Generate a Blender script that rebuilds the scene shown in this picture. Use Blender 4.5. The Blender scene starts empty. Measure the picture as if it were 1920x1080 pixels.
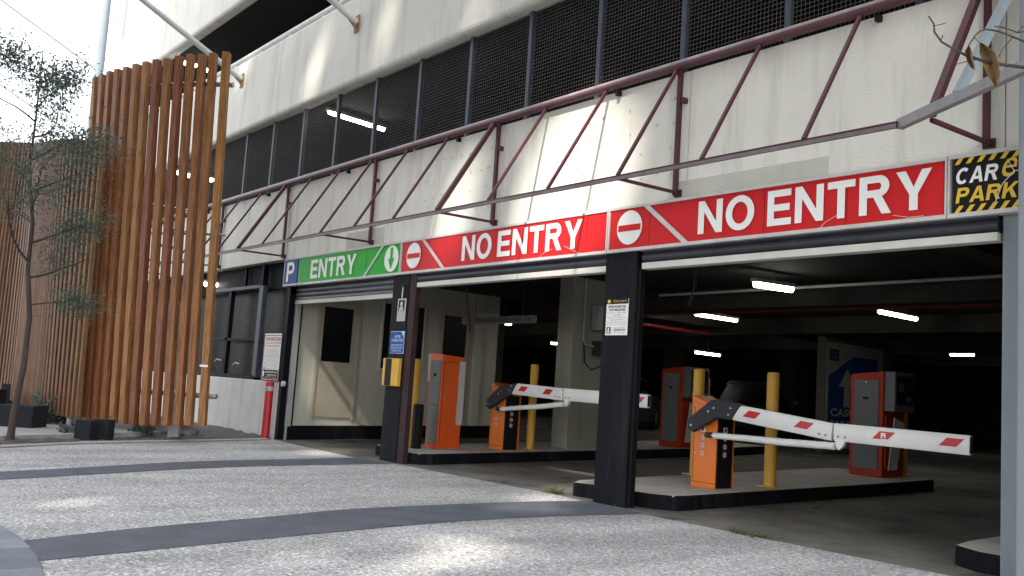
import bpy, bmesh, math, random
import numpy as np
from mathutils import Vector, Matrix
random.seed(7); np.random.seed(7)
scene = bpy.context.scene
col = scene.collection
R = math.radians

# ------------------------------------------------------------------ camera
cam_data = bpy.data.cameras.new('camera'); cam = bpy.data.objects.new('camera', cam_data); col.objects.link(cam)
CAM = Vector((6.956, -6.790, 1.1))
right = Vector((0.62756, 0.77575, 0.06615)); down = Vector((-0.04322, 0.11954, -0.99189)); fwd = Vector((-0.77736, 0.61961, 0.10855))
m = Matrix((right, -down, -fwd)).transposed().to_4x4(); m.translation = CAM
cam.matrix_world = m
cam_data.sensor_width = 36; cam_data.lens = 32.4; cam_data.clip_start = .05; cam_data.clip_end = 3000
scene.camera = cam
# ------------------------------------------------------------------ sky, sun, exposure
SUN = Vector((.585, -1.0, 1.2)).normalized()           # towards the sun
world = bpy.data.worlds.new('World'); scene.world = world; world.use_nodes = True
wn = world.node_tree.nodes; wl = world.node_tree.links
sky = wn.new('ShaderNodeTexSky'); sky.sky_type = 'NISHITA'; sky.sun_disc = False
sky.sun_elevation = math.asin(SUN.z); sky.sun_rotation = math.atan2(SUN.x, SUN.y)
sky.air_density = 1.0; sky.dust_density = 2.5; sky.ozone_density = 1.0
bg = wn['Background']; bg.inputs['Strength'].default_value = .15
# thin bright cloud over the whole sky
wt = wn.new('ShaderNodeTexCoord'); wz = wn.new('ShaderNodeTexNoise'); wz.inputs['Scale'].default_value = 2.2; wz.inputs['Detail'].default_value = 6
wr = wn.new('ShaderNodeMapRange'); wr.inputs[1].default_value = .3; wr.inputs[2].default_value = .7; wr.inputs[3].default_value = .5; wr.inputs[4].default_value = .85
wm = wn.new('ShaderNodeMix'); wm.data_type = 'RGBA'; wm.inputs[7].default_value = (5.05, 5.03, 5.08, 1)
wl.new(wt.outputs['Generated'], wz.inputs['Vector']); wl.new(wz.outputs[0], wr.inputs[0]); wl.new(wr.outputs[0], wm.inputs[0]); wl.new(sky.outputs[0], wm.inputs[6]); wl.new(wm.outputs[2], bg.inputs[0])
sl = bpy.data.lights.new('sun', 'SUN'); sl.energy = 2.4; sl.angle = R(2.0); sl.color = (1, .93, .82)
so = bpy.data.objects.new('sun', sl); col.objects.link(so); so.rotation_euler = (-SUN).to_track_quat('-Z', 'Y').to_euler(); so.location = (15, -20, 30)
vs = scene.view_settings; vs.view_transform = 'Standard'; vs.look = 'None'; vs.gamma = 1; vs.exposure = 1.9; vs.use_curve_mapping = False

# ------------------------------------------------------------------ materials
def nd(t, typ, **kw):
    n = t.nodes.new(typ)
    for k, v in kw.items():
        if k in n.inputs: n.inputs[k].default_value = v
        else: setattr(n, k, v)
    return n
def rgba(c): return (c[0], c[1], c[2], 1)
def mat(name, c, rough=.6, metal=0, var=.12, scale=6, bump=0, bscale=40, streak=None, streakamt=.5, spec=.5, stretch=(1, 1, 1), c2=None, emit=0, coat=0, chip=None, chipamt=.7, chiplim=.66, chipscale=9):
    mm = bpy.data.materials.new(name); mm.use_nodes = True; t = mm.node_tree; b = t.nodes['Principled BSDF']; L = t.links
    b.inputs['Roughness'].default_value = rough; b.inputs['Metallic'].default_value = metal; b.inputs['Specular IOR Level'].default_value = spec
    b.inputs['Coat Weight'].default_value = coat
    co = nd(t, 'ShaderNodeTexCoord'); mp = nd(t, 'ShaderNodeMapping'); mp.inputs['Scale'].default_value = stretch; L.new(co.outputs['Object'], mp.inputs[0])
    nz = nd(t, 'ShaderNodeTexNoise', Scale=scale, Detail=6, Roughness=.65); L.new(mp.outputs[0], nz.inputs['Vector'])
    mx = nd(t, 'ShaderNodeMix', data_type='RGBA')
    lo = tuple(max(0, v * (1 - var)) for v in c) if c2 is None else c2
    hi = tuple(min(1, v * (1 + var)) for v in c) if c2 is None else c
    mx.inputs[6].default_value = rgba(lo); mx.inputs[7].default_value = rgba(hi)
    cr = nd(t, 'ShaderNodeMapRange'); cr.inputs[1].default_value = .3; cr.inputs[2].default_value = .7; L.new(nz.outputs[0], cr.inputs[0]); L.new(cr.outputs[0], mx.inputs[0])
    out = mx.outputs[2]
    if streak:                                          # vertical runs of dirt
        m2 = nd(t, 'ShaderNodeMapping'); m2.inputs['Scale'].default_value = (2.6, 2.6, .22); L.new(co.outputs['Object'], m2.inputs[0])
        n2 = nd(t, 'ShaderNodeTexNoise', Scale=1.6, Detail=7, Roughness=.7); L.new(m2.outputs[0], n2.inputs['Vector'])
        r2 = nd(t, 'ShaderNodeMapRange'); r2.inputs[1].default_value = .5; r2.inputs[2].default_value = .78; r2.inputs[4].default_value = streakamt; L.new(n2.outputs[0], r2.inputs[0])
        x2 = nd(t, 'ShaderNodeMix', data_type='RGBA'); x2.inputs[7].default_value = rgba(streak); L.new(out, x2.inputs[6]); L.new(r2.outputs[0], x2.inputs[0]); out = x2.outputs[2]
    if chip:                                            # scuffs and chips that show what lies under the paint
        n4 = nd(t, 'ShaderNodeTexNoise', Scale=chipscale, Detail=9, Roughness=.72, Distortion=.6); L.new(co.outputs['Object'], n4.inputs['Vector'])
        r4 = nd(t, 'ShaderNodeMapRange'); r4.inputs[1].default_value = chiplim; r4.inputs[2].default_value = chiplim + .05; r4.inputs[4].default_value = chipamt; L.new(n4.outputs[0], r4.inputs[0])
        x4 = nd(t, 'ShaderNodeMix', data_type='RGBA'); x4.inputs[7].default_value = rgba(chip); L.new(out, x4.inputs[6]); L.new(r4.outputs[0], x4.inputs[0]); out = x4.outputs[2]
    L.new(out, b.inputs['Base Color'])
    rr = nd(t, 'ShaderNodeMapRange'); rr.inputs[3].default_value = max(0, rough - .1); rr.inputs[4].default_value = min(1, rough + .12); L.new(nz.outputs[0], rr.inputs[0]); L.new(rr.outputs[0], b.inputs['Roughness'])
    if bump:
        n3 = nd(t, 'ShaderNodeTexNoise', Scale=bscale, Detail=5); L.new(co.outputs['Object'], n3.inputs['Vector'])
        bp = nd(t, 'ShaderNodeBump', Strength=bump, Distance=.02); L.new(n3.outputs[0], bp.inputs['Height']); L.new(bp.outputs[0], b.inputs['Normal'])
    if emit:
        b.inputs['Emission Color'].default_value = rgba(c); b.inputs['Emission Strength'].default_value = emit
    return mm

M = {}
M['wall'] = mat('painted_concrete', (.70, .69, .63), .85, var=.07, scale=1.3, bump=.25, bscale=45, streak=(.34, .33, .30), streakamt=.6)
M['wall_low'] = mat('grey_render', (.66, .65, .62), .85, var=.1, scale=1.6, bump=.15, bscale=50, streak=(.27, .27, .28), streakamt=.65)
M['patch'] = mat('patched_paint', (.50, .49, .44), .85, var=.1, scale=3, bump=.2, bscale=45)
M['office'] = mat('office_wall_paint', (.50, .50, .42), .8, var=.06, scale=1.2, streak=(.27, .27, .21), streakamt=.4)
M['door_cream'] = mat('cream_door_paint', (.40, .365, .28), .6, var=.06)
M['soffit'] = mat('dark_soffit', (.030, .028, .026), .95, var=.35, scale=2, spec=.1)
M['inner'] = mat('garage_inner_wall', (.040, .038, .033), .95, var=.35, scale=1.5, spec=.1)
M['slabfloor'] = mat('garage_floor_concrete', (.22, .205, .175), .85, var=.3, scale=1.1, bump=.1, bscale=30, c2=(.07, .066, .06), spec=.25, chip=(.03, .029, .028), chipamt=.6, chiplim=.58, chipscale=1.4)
M['island'] = mat('island_concrete', (.46, .44, .40), .85, var=.2, scale=2.5, bump=.2, bscale=60, chip=(.16, .15, .14), chipamt=.5, chiplim=.6, chipscale=3)
M['kerbblack'] = mat('worn_black_kerb_paint', (.005, .0055, .008), .75, var=.5, scale=8, bump=.3, bscale=25, streak=(.06, .06, .06), streakamt=.35, spec=.12, chip=(.30, .29, .27), chiplim=.655, chipscale=7)
M['colblack'] = mat('worn_navy_black_paint', (.0045, .005, .008), .6, var=.5, scale=4, bump=.15, bscale=25, streak=(.03, .031, .036), streakamt=.6, spec=.12, chip=(.11, .115, .13), chipamt=.5, chiplim=.67, chipscale=5)
M['greysteel'] = mat('pale_grey_steel_paint', (.20, .235, .26), .55, var=.08, scale=2, streak=(.27, .30, .32), streakamt=.4, spec=.3)
M['maroon'] = mat('faded_maroon_paint', (.085, .020, .027), .5, var=.35, scale=7, c2=(.05, .013, .018), spec=.3)
M['railtop'] = mat('faded_rail_paint', (.12, .045, .055), .5, var=.4, scale=5, c2=(.07, .024, .032))
M['galvlight'] = mat('weathered_pale_steel', (.20, .195, .20), .45, var=.2, scale=8)
M['postgrey'] = mat('mesh_post_grey', (.055, .065, .085), .5, var=.2, spec=.3)
M['wire'] = mat('galvanised_wire', (.085, .08, .075), .6, var=.35, scale=1.5, spec=.3)
M['wiredark'] = mat('dark_wire', (.014, .015, .02), .6, var=.2, spec=.1)
M['pole'] = mat('white_pole_paint', (.62, .62, .61), .4, var=.1, scale=4)
M['rust'] = mat('rusty_plate', (.30, .17, .09), .8, var=.4, scale=20)
M['galv'] = mat('galvanised_steel', (.42, .44, .46), .35, metal=.7, var=.2, scale=12)
M['red'] = mat('red_sign_face', (.56, .012, .015), .45, var=.08, scale=2.5, streak=(.40, .015, .016), streakamt=.35, spec=.2)
M['green'] = mat('green_sign_face', (.012, .38, .022), .45, var=.08, scale=2.5, spec=.2)
M['blue'] = mat('blue_sign_face', (.010, .065, .28), .5, var=.1, scale=3, spec=.2)
M['white'] = mat('white_sign_vinyl', (.80, .80, .78), .4, var=.04, scale=4)
M['signframe'] = mat('pale_sign_frame', (.55, .53, .52), .5, var=.12, scale=6, streak=(.3, .29, .28), streakamt=.4)
M['signblack'] = mat('black_sign_face', (.006, .006, .007), .5, var=.2, spec=.2)
M['signyellow'] = mat('yellow_vinyl', (.72, .47, .025), .4, var=.06)
M['inkgrey'] = mat('grey_ink', (.22, .22, .24), .6, var=.1)
M['ink'] = mat('dark_ink', (.03, .03, .035), .6, var=.1)
M['inkred'] = mat('red_ink', (.5, .06, .07), .6, var=.1)
M['inkblue'] = mat('pale_blue_ink', (.45, .58, .78), .6, var=.1)
M['signgrey'] = mat('dirty_white_sign', (.50, .50, .48), .55, var=.12, scale=9)
M['orange'] = mat('orange_cabinet_paint', (.78, .185, .010), .4, var=.06, scale=3, streak=(.5, .13, .02), streakamt=.35, chip=(.25, .12, .05), chipamt=.4, chiplim=.69, chipscale=12)
M['redorange'] = mat('red_orange_cabinet_paint', (.46, .045, .010), .45, var=.08, scale=3, spec=.3)
M['cabgrey'] = mat('grey_cabinet_door', (.19, .195, .20), .5, var=.1, scale=5, spec=.3)
M['cabblack'] = mat('black_cabinet_panel', (.007, .0075, .009), .45, var=.2, spec=.25)
M['armgrey'] = mat('dark_grey_plastic', (.028, .031, .037), .55, var=.15, spec=.3)
M['boom'] = mat('white_boom_paint', (.78, .78, .77), .35, var=.05, scale=5, streak=(.6, .58, .55), streakamt=.3)
M['boomred'] = mat('red_reflector', (.50, .012, .02), .3, var=.08)
M['yellow'] = mat('yellow_bollard_paint', (.62, .34, .035), .5, var=.14, scale=5, bump=.1, bscale=20, chip=(.16, .13, .09), chipamt=.6, chiplim=.67, chipscale=8, streak=(.40, .22, .04), streakamt=.4)
M['bollred'] = mat('red_bollard_paint', (.48, .018, .025), .4, var=.1, scale=5)
M['black'] = mat('matt_black', (.007, .007, .008), .6, var=.2, spec=.2)
M['shutter'] = mat('grey_shutter_steel', (.15, .165, .18), .45, metal=.3, var=.15, scale=3)
M['shutterdark'] = mat('dark_rolled_shutter', (.032, .036, .045), .45, metal=.2, var=.25, scale=3)
M['lip'] = mat('pale_shutter_lip', (.60, .59, .54), .5, var=.1, scale=5)
M['darkglass'] = mat('dark_window_glass', (.004, .005, .006), .3, var=.1, spec=.12)
M['tube'] = mat('lit_tube', (1, .97, .88), .5, var=0, emit=8)
M['fitting'] = mat('light_fitting', (.5, .5, .48), .5)
M['piperd'] = mat('red_sprinkler_pipe', (.20, .02, .015), .6)
M['pipegr'] = mat('grey_conduit', (.35, .35, .34), .5)
M['soil'] = mat('garden_soil', (.085, .078, .07), .95, var=.5, scale=9, bump=.8, bscale=22)
M['rock'] = mat('grey_rock', (.13, .125, .12), .9, var=.45, scale=7, bump=.6, bscale=18)
M['block'] = mat('charcoal_concrete_block', (.02, .021, .026), .85, var=.2, scale=5, bump=.15, spec=.2)
M['edge'] = mat('edge_concrete', (.33, .32, .30), .9, var=.25, scale=3, bump=.3, bscale=50)
M['paver'] = mat('bluestone_paver', (.15, .165, .19), .75, var=.25, scale=5, bump=.25, bscale=60)
t_ = M['paver'].node_tree; oi_ = t_.nodes.new('ShaderNodeObjectInfo'); hs_ = t_.nodes.new('ShaderNodeHueSaturation'); mr_ = t_.nodes.new('ShaderNodeMapRange'); mr_.inputs[3].default_value = .7; mr_.inputs[4].default_value = 1.3
src_ = t_.nodes['Principled BSDF'].inputs['Base Color'].links[0].from_socket; t_.links.new(src_, hs_.inputs['Color']); t_.links.new(oi_.outputs['Random'], mr_.inputs[0]); t_.links.new(mr_.outputs[0], hs_.inputs['Value']); t_.links.new(hs_.outputs[0], t_.nodes['Principled BSDF'].inputs['Base Color'])
M['joint'] = mat('paver_joint_sand', (.10, .095, .09), .95)
M['asphalt'] = mat('street_asphalt', (.12, .12, .12), .9, var=.2, scale=2)
M['band'] = mat('dark_paving_band', (.078, .087, .105), .85, var=.3, scale=3, bump=.3, bscale=120, chip=(.19, .19, .195), chipamt=.5, chiplim=.6, chipscale=30)
M['bark'] = mat('brown_bark', (.055, .042, .034), .9, var=.4, scale=14, bump=.6, bscale=40, stretch=(1, 1, .2))
M['dryleaf'] = mat('dried_leaf', (.30, .21, .09), .7, var=.4, scale=40, c2=(.19, .10, .05))
M['carpaint'] = mat('dark_car_paint', (.006, .0065, .008), .4, spec=.3)
M['carsilver'] = mat('silver_car_paint', (.06, .062, .066), .4, metal=.3)
M['carglass'] = mat('dim_car_glass', (.004, .004, .005), .6, spec=.05)
M['rubber'] = mat('tyre_rubber', (.015, .015, .015), .8)
M['lampglass'] = mat('headlamp_glass', (.6, .62, .65), .08, metal=.6)

def leaf_material(name, c, c2, trans=.35):
    mm = bpy.data.materials.new(name); mm.use_nodes = True; t = mm.node_tree; L = t.links
    b = t.nodes['Principled BSDF']; b.inputs['Roughness'].default_value = .5; b.inputs['Specular IOR Level'].default_value = .35
    g = nd(t, 'ShaderNodeNewGeometry'); mx = nd(t, 'ShaderNodeMix', data_type='RGBA'); mx.inputs[6].default_value = rgba(c2); mx.inputs[7].default_value = rgba(c)
    L.new(g.outputs['Random Per Island'], mx.inputs[0]); L.new(mx.outputs[2], b.inputs['Base Color'])
    if trans:
        tr = nd(t, 'ShaderNodeBsdfTranslucent'); L.new(mx.outputs[2], tr.inputs[0]); ms = nd(t, 'ShaderNodeMixShader'); ms.inputs[0].default_value = trans
        L.new(b.outputs[0], ms.inputs[1]); L.new(tr.outputs[0], ms.inputs[2]); L.new(ms.outputs[0], t.nodes['Material Output'].inputs[0])
    return mm
M['leaf'] = leaf_material('blue_green_leaf', (.13, .17, .12), (.05, .08, .06), .45)
M['leafbig'] = leaf_material('sun_blocker_leaf', (.07, .12, .03), (.03, .07, .02), .0)
M['grass'] = leaf_material('weed_leaf', (.16, .17, .05), (.08, .11, .03))

def gravel_material():
    mm = bpy.data.materials.new('exposed_aggregate'); mm.use_nodes = True; t = mm.node_tree; b = t.nodes['Principled BSDF']; L = t.links
    b.inputs['Roughness'].default_value = .8
    co = nd(t, 'ShaderNodeTexCoord')
    v = nd(t, 'ShaderNodeTexVoronoi', Scale=46.0, Randomness=1.0); L.new(co.outputs['Object'], v.inputs['Vector'])
    sep = nd(t, 'ShaderNodeSeparateColor'); L.new(v.outputs['Color'], sep.inputs[0])
    ramp = nd(t, 'ShaderNodeValToRGB'); e = ramp.color_ramp.elements
    e[0].position = 0; e[0].color = (.09, .092, .10, 1); e[1].position = 1; e[1].color = (.90, .89, .87, 1)
    for p, c in ((.22, (.34, .345, .355)), (.5, (.58, .58, .58)), (.62, (.48, .455, .42)), (.8, (.74, .74, .735))):
        x = e.new(p); x.color = rgba(c)
    L.new(sep.outputs[0], ramp.inputs[0])
    # matrix between the stones
    dr = nd(t, 'ShaderNodeMapRange'); dr.inputs[1].default_value = .35; dr.inputs[2].default_value = .62; L.new(v.outputs['Distance'], dr.inputs[0])
    mx = nd(t, 'ShaderNodeMix', data_type='RGBA'); mx.inputs[7].default_value = (.40, .395, .385, 1); L.new(ramp.outputs[0], mx.inputs[6]); L.new(dr.outputs[0], mx.inputs[0])
    # large wear patches
    n2 = nd(t, 'ShaderNodeTexNoise', Scale=.9, Detail=5); L.new(co.outputs['Object'], n2.inputs['Vector'])
    r2 = nd(t, 'ShaderNodeMapRange'); r2.inputs[1].default_value = .3; r2.inputs[2].default_value = .75; r2.inputs[3].default_value = .74; r2.inputs[4].default_value = 1.03; L.new(n2.outputs[0], r2.inputs[0])
    ml = nd(t, 'ShaderNodeMix', data_type='RGBA', blend_type='MULTIPLY'); ml.inputs[0].default_value = 1; L.new(mx.outputs[2], ml.inputs[6]); L.new(r2.outputs[0], ml.inputs[7])
    gm = nd(t, 'ShaderNodeTexVoronoi', Scale=2.3, Randomness=1.0); L.new(co.outputs['Object'], gm.inputs['Vector'])      # trodden gum spots
    gr = nd(t, 'ShaderNodeMapRange'); gr.inputs[1].default_value = .035; gr.inputs[2].default_value = .06; gr.inputs[3].default_value = .45; gr.inputs[4].default_value = 1; L.new(gm.outputs['Distance'], gr.inputs[0])
    tm_ = nd(t, 'ShaderNodeMapping'); tm_.inputs['Scale'].default_value = (1.5, .22, 1); L.new(co.outputs['Object'], tm_.inputs[0])                # faint tyre grime running into the bays
    tn = nd(t, 'ShaderNodeTexNoise', Scale=1.1, Detail=4); L.new(tm_.outputs[0], tn.inputs['Vector'])
    tr_ = nd(t, 'ShaderNodeMapRange'); tr_.inputs[1].default_value = .42; tr_.inputs[2].default_value = .7; tr_.inputs[3].default_value = 1.06; tr_.inputs[4].default_value = .74; L.new(tn.outputs[0], tr_.inputs[0])
    m5 = nd(t, 'ShaderNodeMath', operation='MULTIPLY'); L.new(gr.outputs[0], m5.inputs[0]); L.new(tr_.outputs[0], m5.inputs[1])
    m6 = nd(t, 'ShaderNodeMix', data_type='RGBA', blend_type='MULTIPLY'); m6.inputs[0].default_value = 1; L.new(ml.outputs[2], m6.inputs[6]); L.new(m5.outputs[0], m6.inputs[7])
    L.new(m6.outputs[2], b.inputs['Base Color'])
    inv = nd(t, 'ShaderNodeMath', operation='SUBTRACT'); inv.inputs[0].default_value = 1; L.new(v.outputs['Distance'], inv.inputs[1])
    bp = nd(t, 'ShaderNodeBump', Strength=.9, Distance=.012); L.new(inv.outputs[0], bp.inputs['Height']); L.new(bp.outputs[0], b.inputs['Normal'])
    return mm
M['gravel'] = gravel_material()

def wood_material(name='stained_timber', cs=((.085, .034, .013, 1), (.42, .178, .058, 1), (.26, .102, .033, 1))):
    mm = bpy.data.materials.new(name); mm.use_nodes = True; t = mm.node_tree; b = t.nodes['Principled BSDF']; L = t.links
    b.inputs['Roughness'].default_value = .5; b.inputs['Specular IOR Level'].default_value = .4
    co = nd(t, 'ShaderNodeTexCoord'); oi = nd(t, 'ShaderNodeObjectInfo')
    ad = nd(t, 'ShaderNodeVectorMath', operation='ADD'); cb = nd(t, 'ShaderNodeCombineXYZ')
    mu = nd(t, 'ShaderNodeMath', operation='MULTIPLY'); mu.inputs[1].default_value = 37; L.new(oi.outputs['Random'], mu.inputs[0]); L.new(mu.outputs[0], cb.inputs[2]); L.new(mu.outputs[0], cb.inputs[0])
    L.new(co.outputs['Object'], ad.inputs[0]); L.new(cb.outputs[0], ad.inputs[1])
    mp = nd(t, 'ShaderNodeMapping'); mp.inputs['Scale'].default_value = (22, 22, 1.1); L.new(ad.outputs[0], mp.inputs[0])
    nz = nd(t, 'ShaderNodeTexNoise', Scale=2.2, Detail=8, Roughness=.7, Distortion=.4); L.new(mp.outputs[0], nz.inputs['Vector'])
    ramp = nd(t, 'ShaderNodeValToRGB'); e = ramp.color_ramp.elements
    e[0].position = .32; e[0].color = cs[0]; e[1].position = .72; e[1].color = cs[1]; x = e.new(.52); x.color = cs[2]
    L.new(nz.outputs[0], ramp.inputs[0])
    hs = nd(t, 'ShaderNodeHueSaturation'); L.new(ramp.outputs[0], hs.inputs['Color'])
    r1 = nd(t, 'ShaderNodeMapRange'); r1.inputs[3].default_value = .78; r1.inputs[4].default_value = 1.2; L.new(oi.outputs['Random'], r1.inputs[0]); L.new(r1.outputs[0], hs.inputs['Value'])
    r2 = nd(t, 'ShaderNodeMapRange'); r2.inputs[3].default_value = .485; r2.inputs[4].default_value = .512; L.new(oi.outputs['Random'], r2.inputs[0]); L.new(r2.outputs[0], hs.inputs['Hue'])
    L.new(hs.outputs[0], b.inputs['Base Color'])
    bp = nd(t, 'ShaderNodeBump', Strength=.2, Distance=.004); L.new(nz.outputs[0], bp.inputs['Height']); L.new(bp.outputs[0], b.inputs['Normal'])
    return mm
M['wood'] = wood_material()
M['woodgrey'] = wood_material('weathered_timber', ((.052, .024, .011, 1), (.27, .130, .055, 1), (.15, .068, .028, 1)))

# ------------------------------------------------------------------ mesh helpers
class MB:
    def __init__(s): s.v = []; s.f = []
    def add(s, vs, fs):
        o = len(s.v); s.v += [tuple(p) for p in vs]; s.f += [tuple(i + o for i in f) for f in fs]; return s
    def box(s, x0, x1, y0, y1, z0, z1):
        return s.add([(x0, y0, z0), (x1, y0, z0), (x1, y1, z0), (x0, y1, z0), (x0, y0, z1), (x1, y0, z1), (x1, y1, z1), (x0, y1, z1)],
                     [(0, 3, 2, 1), (4, 5, 6, 7), (0, 1, 5, 4), (1, 2, 6, 5), (2, 3, 7, 6), (3, 0, 4, 7)])
    def beam(s, a, b, w, h, up=(0, 0, 1)):
        a = Vector(a); b = Vector(b); d = (b - a).normalized(); u = Vector(up)
        if abs(d.dot(u)) > .98: u = Vector((0, 1, 0))
        r = d.cross(u).normalized(); u = r.cross(d).normalized()
        q = [r * w / 2 * i + u * h / 2 * j for i, j in ((-1, -1), (1, -1), (1, 1), (-1, 1))]
        return s.add([a + p for p in q] + [b + p for p in q], [(0, 1, 2, 3), (7, 6, 5, 4), (0, 4, 5, 1), (1, 5, 6, 2), (2, 6, 7, 3), (3, 7, 4, 0)])
    def tube(s, pts, rads, n=10, cap=True):
        pts = [Vector(p) for p in pts]
        if not isinstance(rads, (list, tuple)): rads = [rads] * len(pts)
        rings = []; prev = None
        for i, p in enumerate(pts):
            d = (pts[min(i + 1, len(pts) - 1)] - pts[max(i - 1, 0)]).normalized()
            if prev is None: u = d.orthogonal().normalized()
            else: u = (prev - d * prev.dot(d)).normalized()
            prev = u; w = d.cross(u)
            rings.append([p + (u * math.cos(2 * math.pi * k / n) + w * math.sin(2 * math.pi * k / n)) * rads[i] for k in range(n)])
        vs = [q for r in rings for q in r]; fs = []
        for i in range(len(rings) - 1):
            for k in range(n): fs.append((i * n + k, i * n + (k + 1) % n, (i + 1) * n + (k + 1) % n, (i + 1) * n + k))
        if cap: fs.append(tuple(reversed(range(n)))); fs.append(tuple((len(rings) - 1) * n + k for k in range(n)))
        return s.add(vs, fs)
    def prism(s, poly, axis, a0, a1):                   # polygon in the two other axes, extruded along axis
        n = len(poly)
        def P(p, a): return {'x': (a, p[0], p[1]), 'y': (p[0], a, p[1]), 'z': (p[0], p[1], a)}[axis]
        return s.add([P(p, a0) for p in poly] + [P(p, a1) for p in poly], [tuple(range(n)), tuple(reversed(range(n, 2 * n)))] + [(i, i + n, (i + 1) % n + n, (i + 1) % n) for i in range(n)])
    def sheet(s, poly, z): return s.add([(p[0], p[1], z if len(p) < 3 else p[2]) for p in poly], [tuple(range(len(poly)))])
    def mesh(s, name):
        me = bpy.data.meshes.new(name); me.from_pydata(s.v, [], s.f); me.update()
        bm = bmesh.new(); bm.from_mesh(me); bmesh.ops.recalc_face_normals(bm, faces=bm.faces); bm.to_mesh(me); bm.free(); return me
    def build(s, name, m_, parent=None, bevel=0, smooth=False, seg=2, loc=None):
        me = s.mesh(name); me.materials.append(M[m_] if isinstance(m_, str) else m_)
        o = bpy.data.objects.new(name, me); col.objects.link(o)
        if parent: o.parent = parent
        if loc is not None: o.location = loc
        if bevel:
            b = o.modifiers.new('bevel', 'BEVEL'); b.width = bevel; b.segments = seg; b.limit_method = 'ANGLE'; b.angle_limit = R(40)
        if smooth: smooth_by_angle(me)
        return o
def smooth_by_angle(me, ang=40):
    me.polygons.foreach_set('use_smooth', [True] * len(me.polygons))
    bm = bmesh.new(); bm.from_mesh(me)
    for e in bm.edges: e.smooth = len(e.link_faces) == 2 and e.calc_face_angle(0) < R(ang)
    bm.to_mesh(me); bm.free()
def tag(o, label, cat, group=None):
    o['label'] = label; o['category'] = cat
    if group: o['group'] = group
    return o
def thing(name, label, cat, loc=(0, 0, 0), group=None, rz=0):
    o = bpy.data.objects.new(name, None); col.objects.link(o); o.location = loc; o.rotation_euler = (0, 0, rz); o.empty_display_size = .2
    return tag(o, label, cat, group)
def struct(o): o['kind'] = 'structure'; return o
def stuff(o): o['kind'] = 'stuff'; return o
def B(x0, x1, y0, y1, z0, z1): return MB().box(x0, x1, y0, y1, z0, z1)
def copy_tree(o, parent=None):
    c = o.copy(); col.objects.link(c)
    c.parent = parent
    for ch in list(o.children): copy_tree(ch, c)
    return c
def ring(cx, cz, r0, r1, n=28):
    vs = []; fs = []
    for k in range(n):
        a = 2 * math.pi * k / n
        vs += [(cx + r0 * math.cos(a), cz + r0 * math.sin(a)), (cx + r1 * math.cos(a), cz + r1 * math.sin(a))]
    for k in range(n): fs.append((2 * k, 2 * k + 1, (2 * k + 3) % (2 * n), (2 * k + 2) % (2 * n)))
    return vs, fs

# text as a thin flat print, fitted to a box in a plane that faces -y (default) or any frame (origin, xdir, zdir)
_tc = {}
def text_data(s, bold, shear=0, spacing=1.0):
    key = (s, bold, shear, spacing)
    if key not in _tc:
        cu = bpy.data.curves.new('lettering', 'FONT'); cu.body = s; cu.offset = bold; cu.shear = shear; cu.space_character = spacing; cu.resolution_u = 3
        ob = bpy.data.objects.new('lettering', cu); col.objects.link(ob)
        bpy.context.view_layer.update()
        me = bpy.data.meshes.new_from_object(ob.evaluated_get(bpy.context.evaluated_depsgraph_get()))
        v = np.array([tuple(q.co) for q in me.vertices]); f = [tuple(p.vertices) for p in me.polygons]
        bpy.data.objects.remove(ob); bpy.data.curves.remove(cu); bpy.data.meshes.remove(me)
        lo = v.min(0); hi = v.max(0); v = (v - lo) / np.maximum(hi - lo, 1e-6)
        _tc[key] = (v, f, (hi - lo)[0] / (hi - lo)[1])
    return _tc[key]
class Plane:
    """A flat face: origin o, unit vectors u (rightwards) and w (up), n towards the reader."""
    def __init__(s, o, u, w, n): s.o = Vector(o); s.u = Vector(u).normalized(); s.w = Vector(w).normalized(); s.n = Vector(n).normalized()
    def P(s, a, b, d=0): return s.o + s.u * a + s.w * b + s.n * d
    def text(s, mb, t, a0, a1, b0, b1, d=.004, bold=.0, shear=0, fit=True):
        v, f, asp = text_data(t, bold, shear)
        if not fit:                                     # keep proportions, centred in the box
            wdt = min(a1 - a0, (b1 - b0) * asp); mid = (a0 + a1) / 2; a0, a1 = mid - wdt / 2, mid + wdt / 2
        mb.add([s.P(a0 + (a1 - a0) * p[0], b0 + (b1 - b0) * p[1], d) for p in v], f)
    def poly(s, mb, pts, d=.003): mb.add([s.P(a, b, d) for a, b in pts], [tuple(range(len(pts)))])
    def rect(s, mb, a0, a1, b0, b1, d=.003): s.poly(mb, [(a0, b0), (a1, b0), (a1, b1), (a0, b1)], d)
    def ring(s, mb, ca, cb, r0, r1, d=.003, sx=1):
        vs_, fs = ring(0, 0, r0, r1); mb.add([s.P(ca + p[0] * sx, cb + p[1], d) for p in vs_], fs)
    def disc(s, mb, ca, cb, r, d=.003, sx=1, n=32): s.poly(mb, [(ca + sx * r * math.cos(2 * math.pi * k / n), cb + r * math.sin(2 * math.pi * k / n)) for k in range(n)], d)
    def slab(s, mb, a0, a1, b0, b1, t, d=0):            # box standing t proud of the plane
        q = [s.P(a, b, dd) for dd in (d, d + t) for a, b in ((a0, b0), (a1, b0), (a1, b1), (a0, b1))]
        mb.add(q, [(0, 3, 2, 1), (4, 5, 6, 7), (0, 1, 5, 4), (1, 2, 6, 5), (2, 3, 7, 6), (3, 0, 4, 7)])
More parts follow.
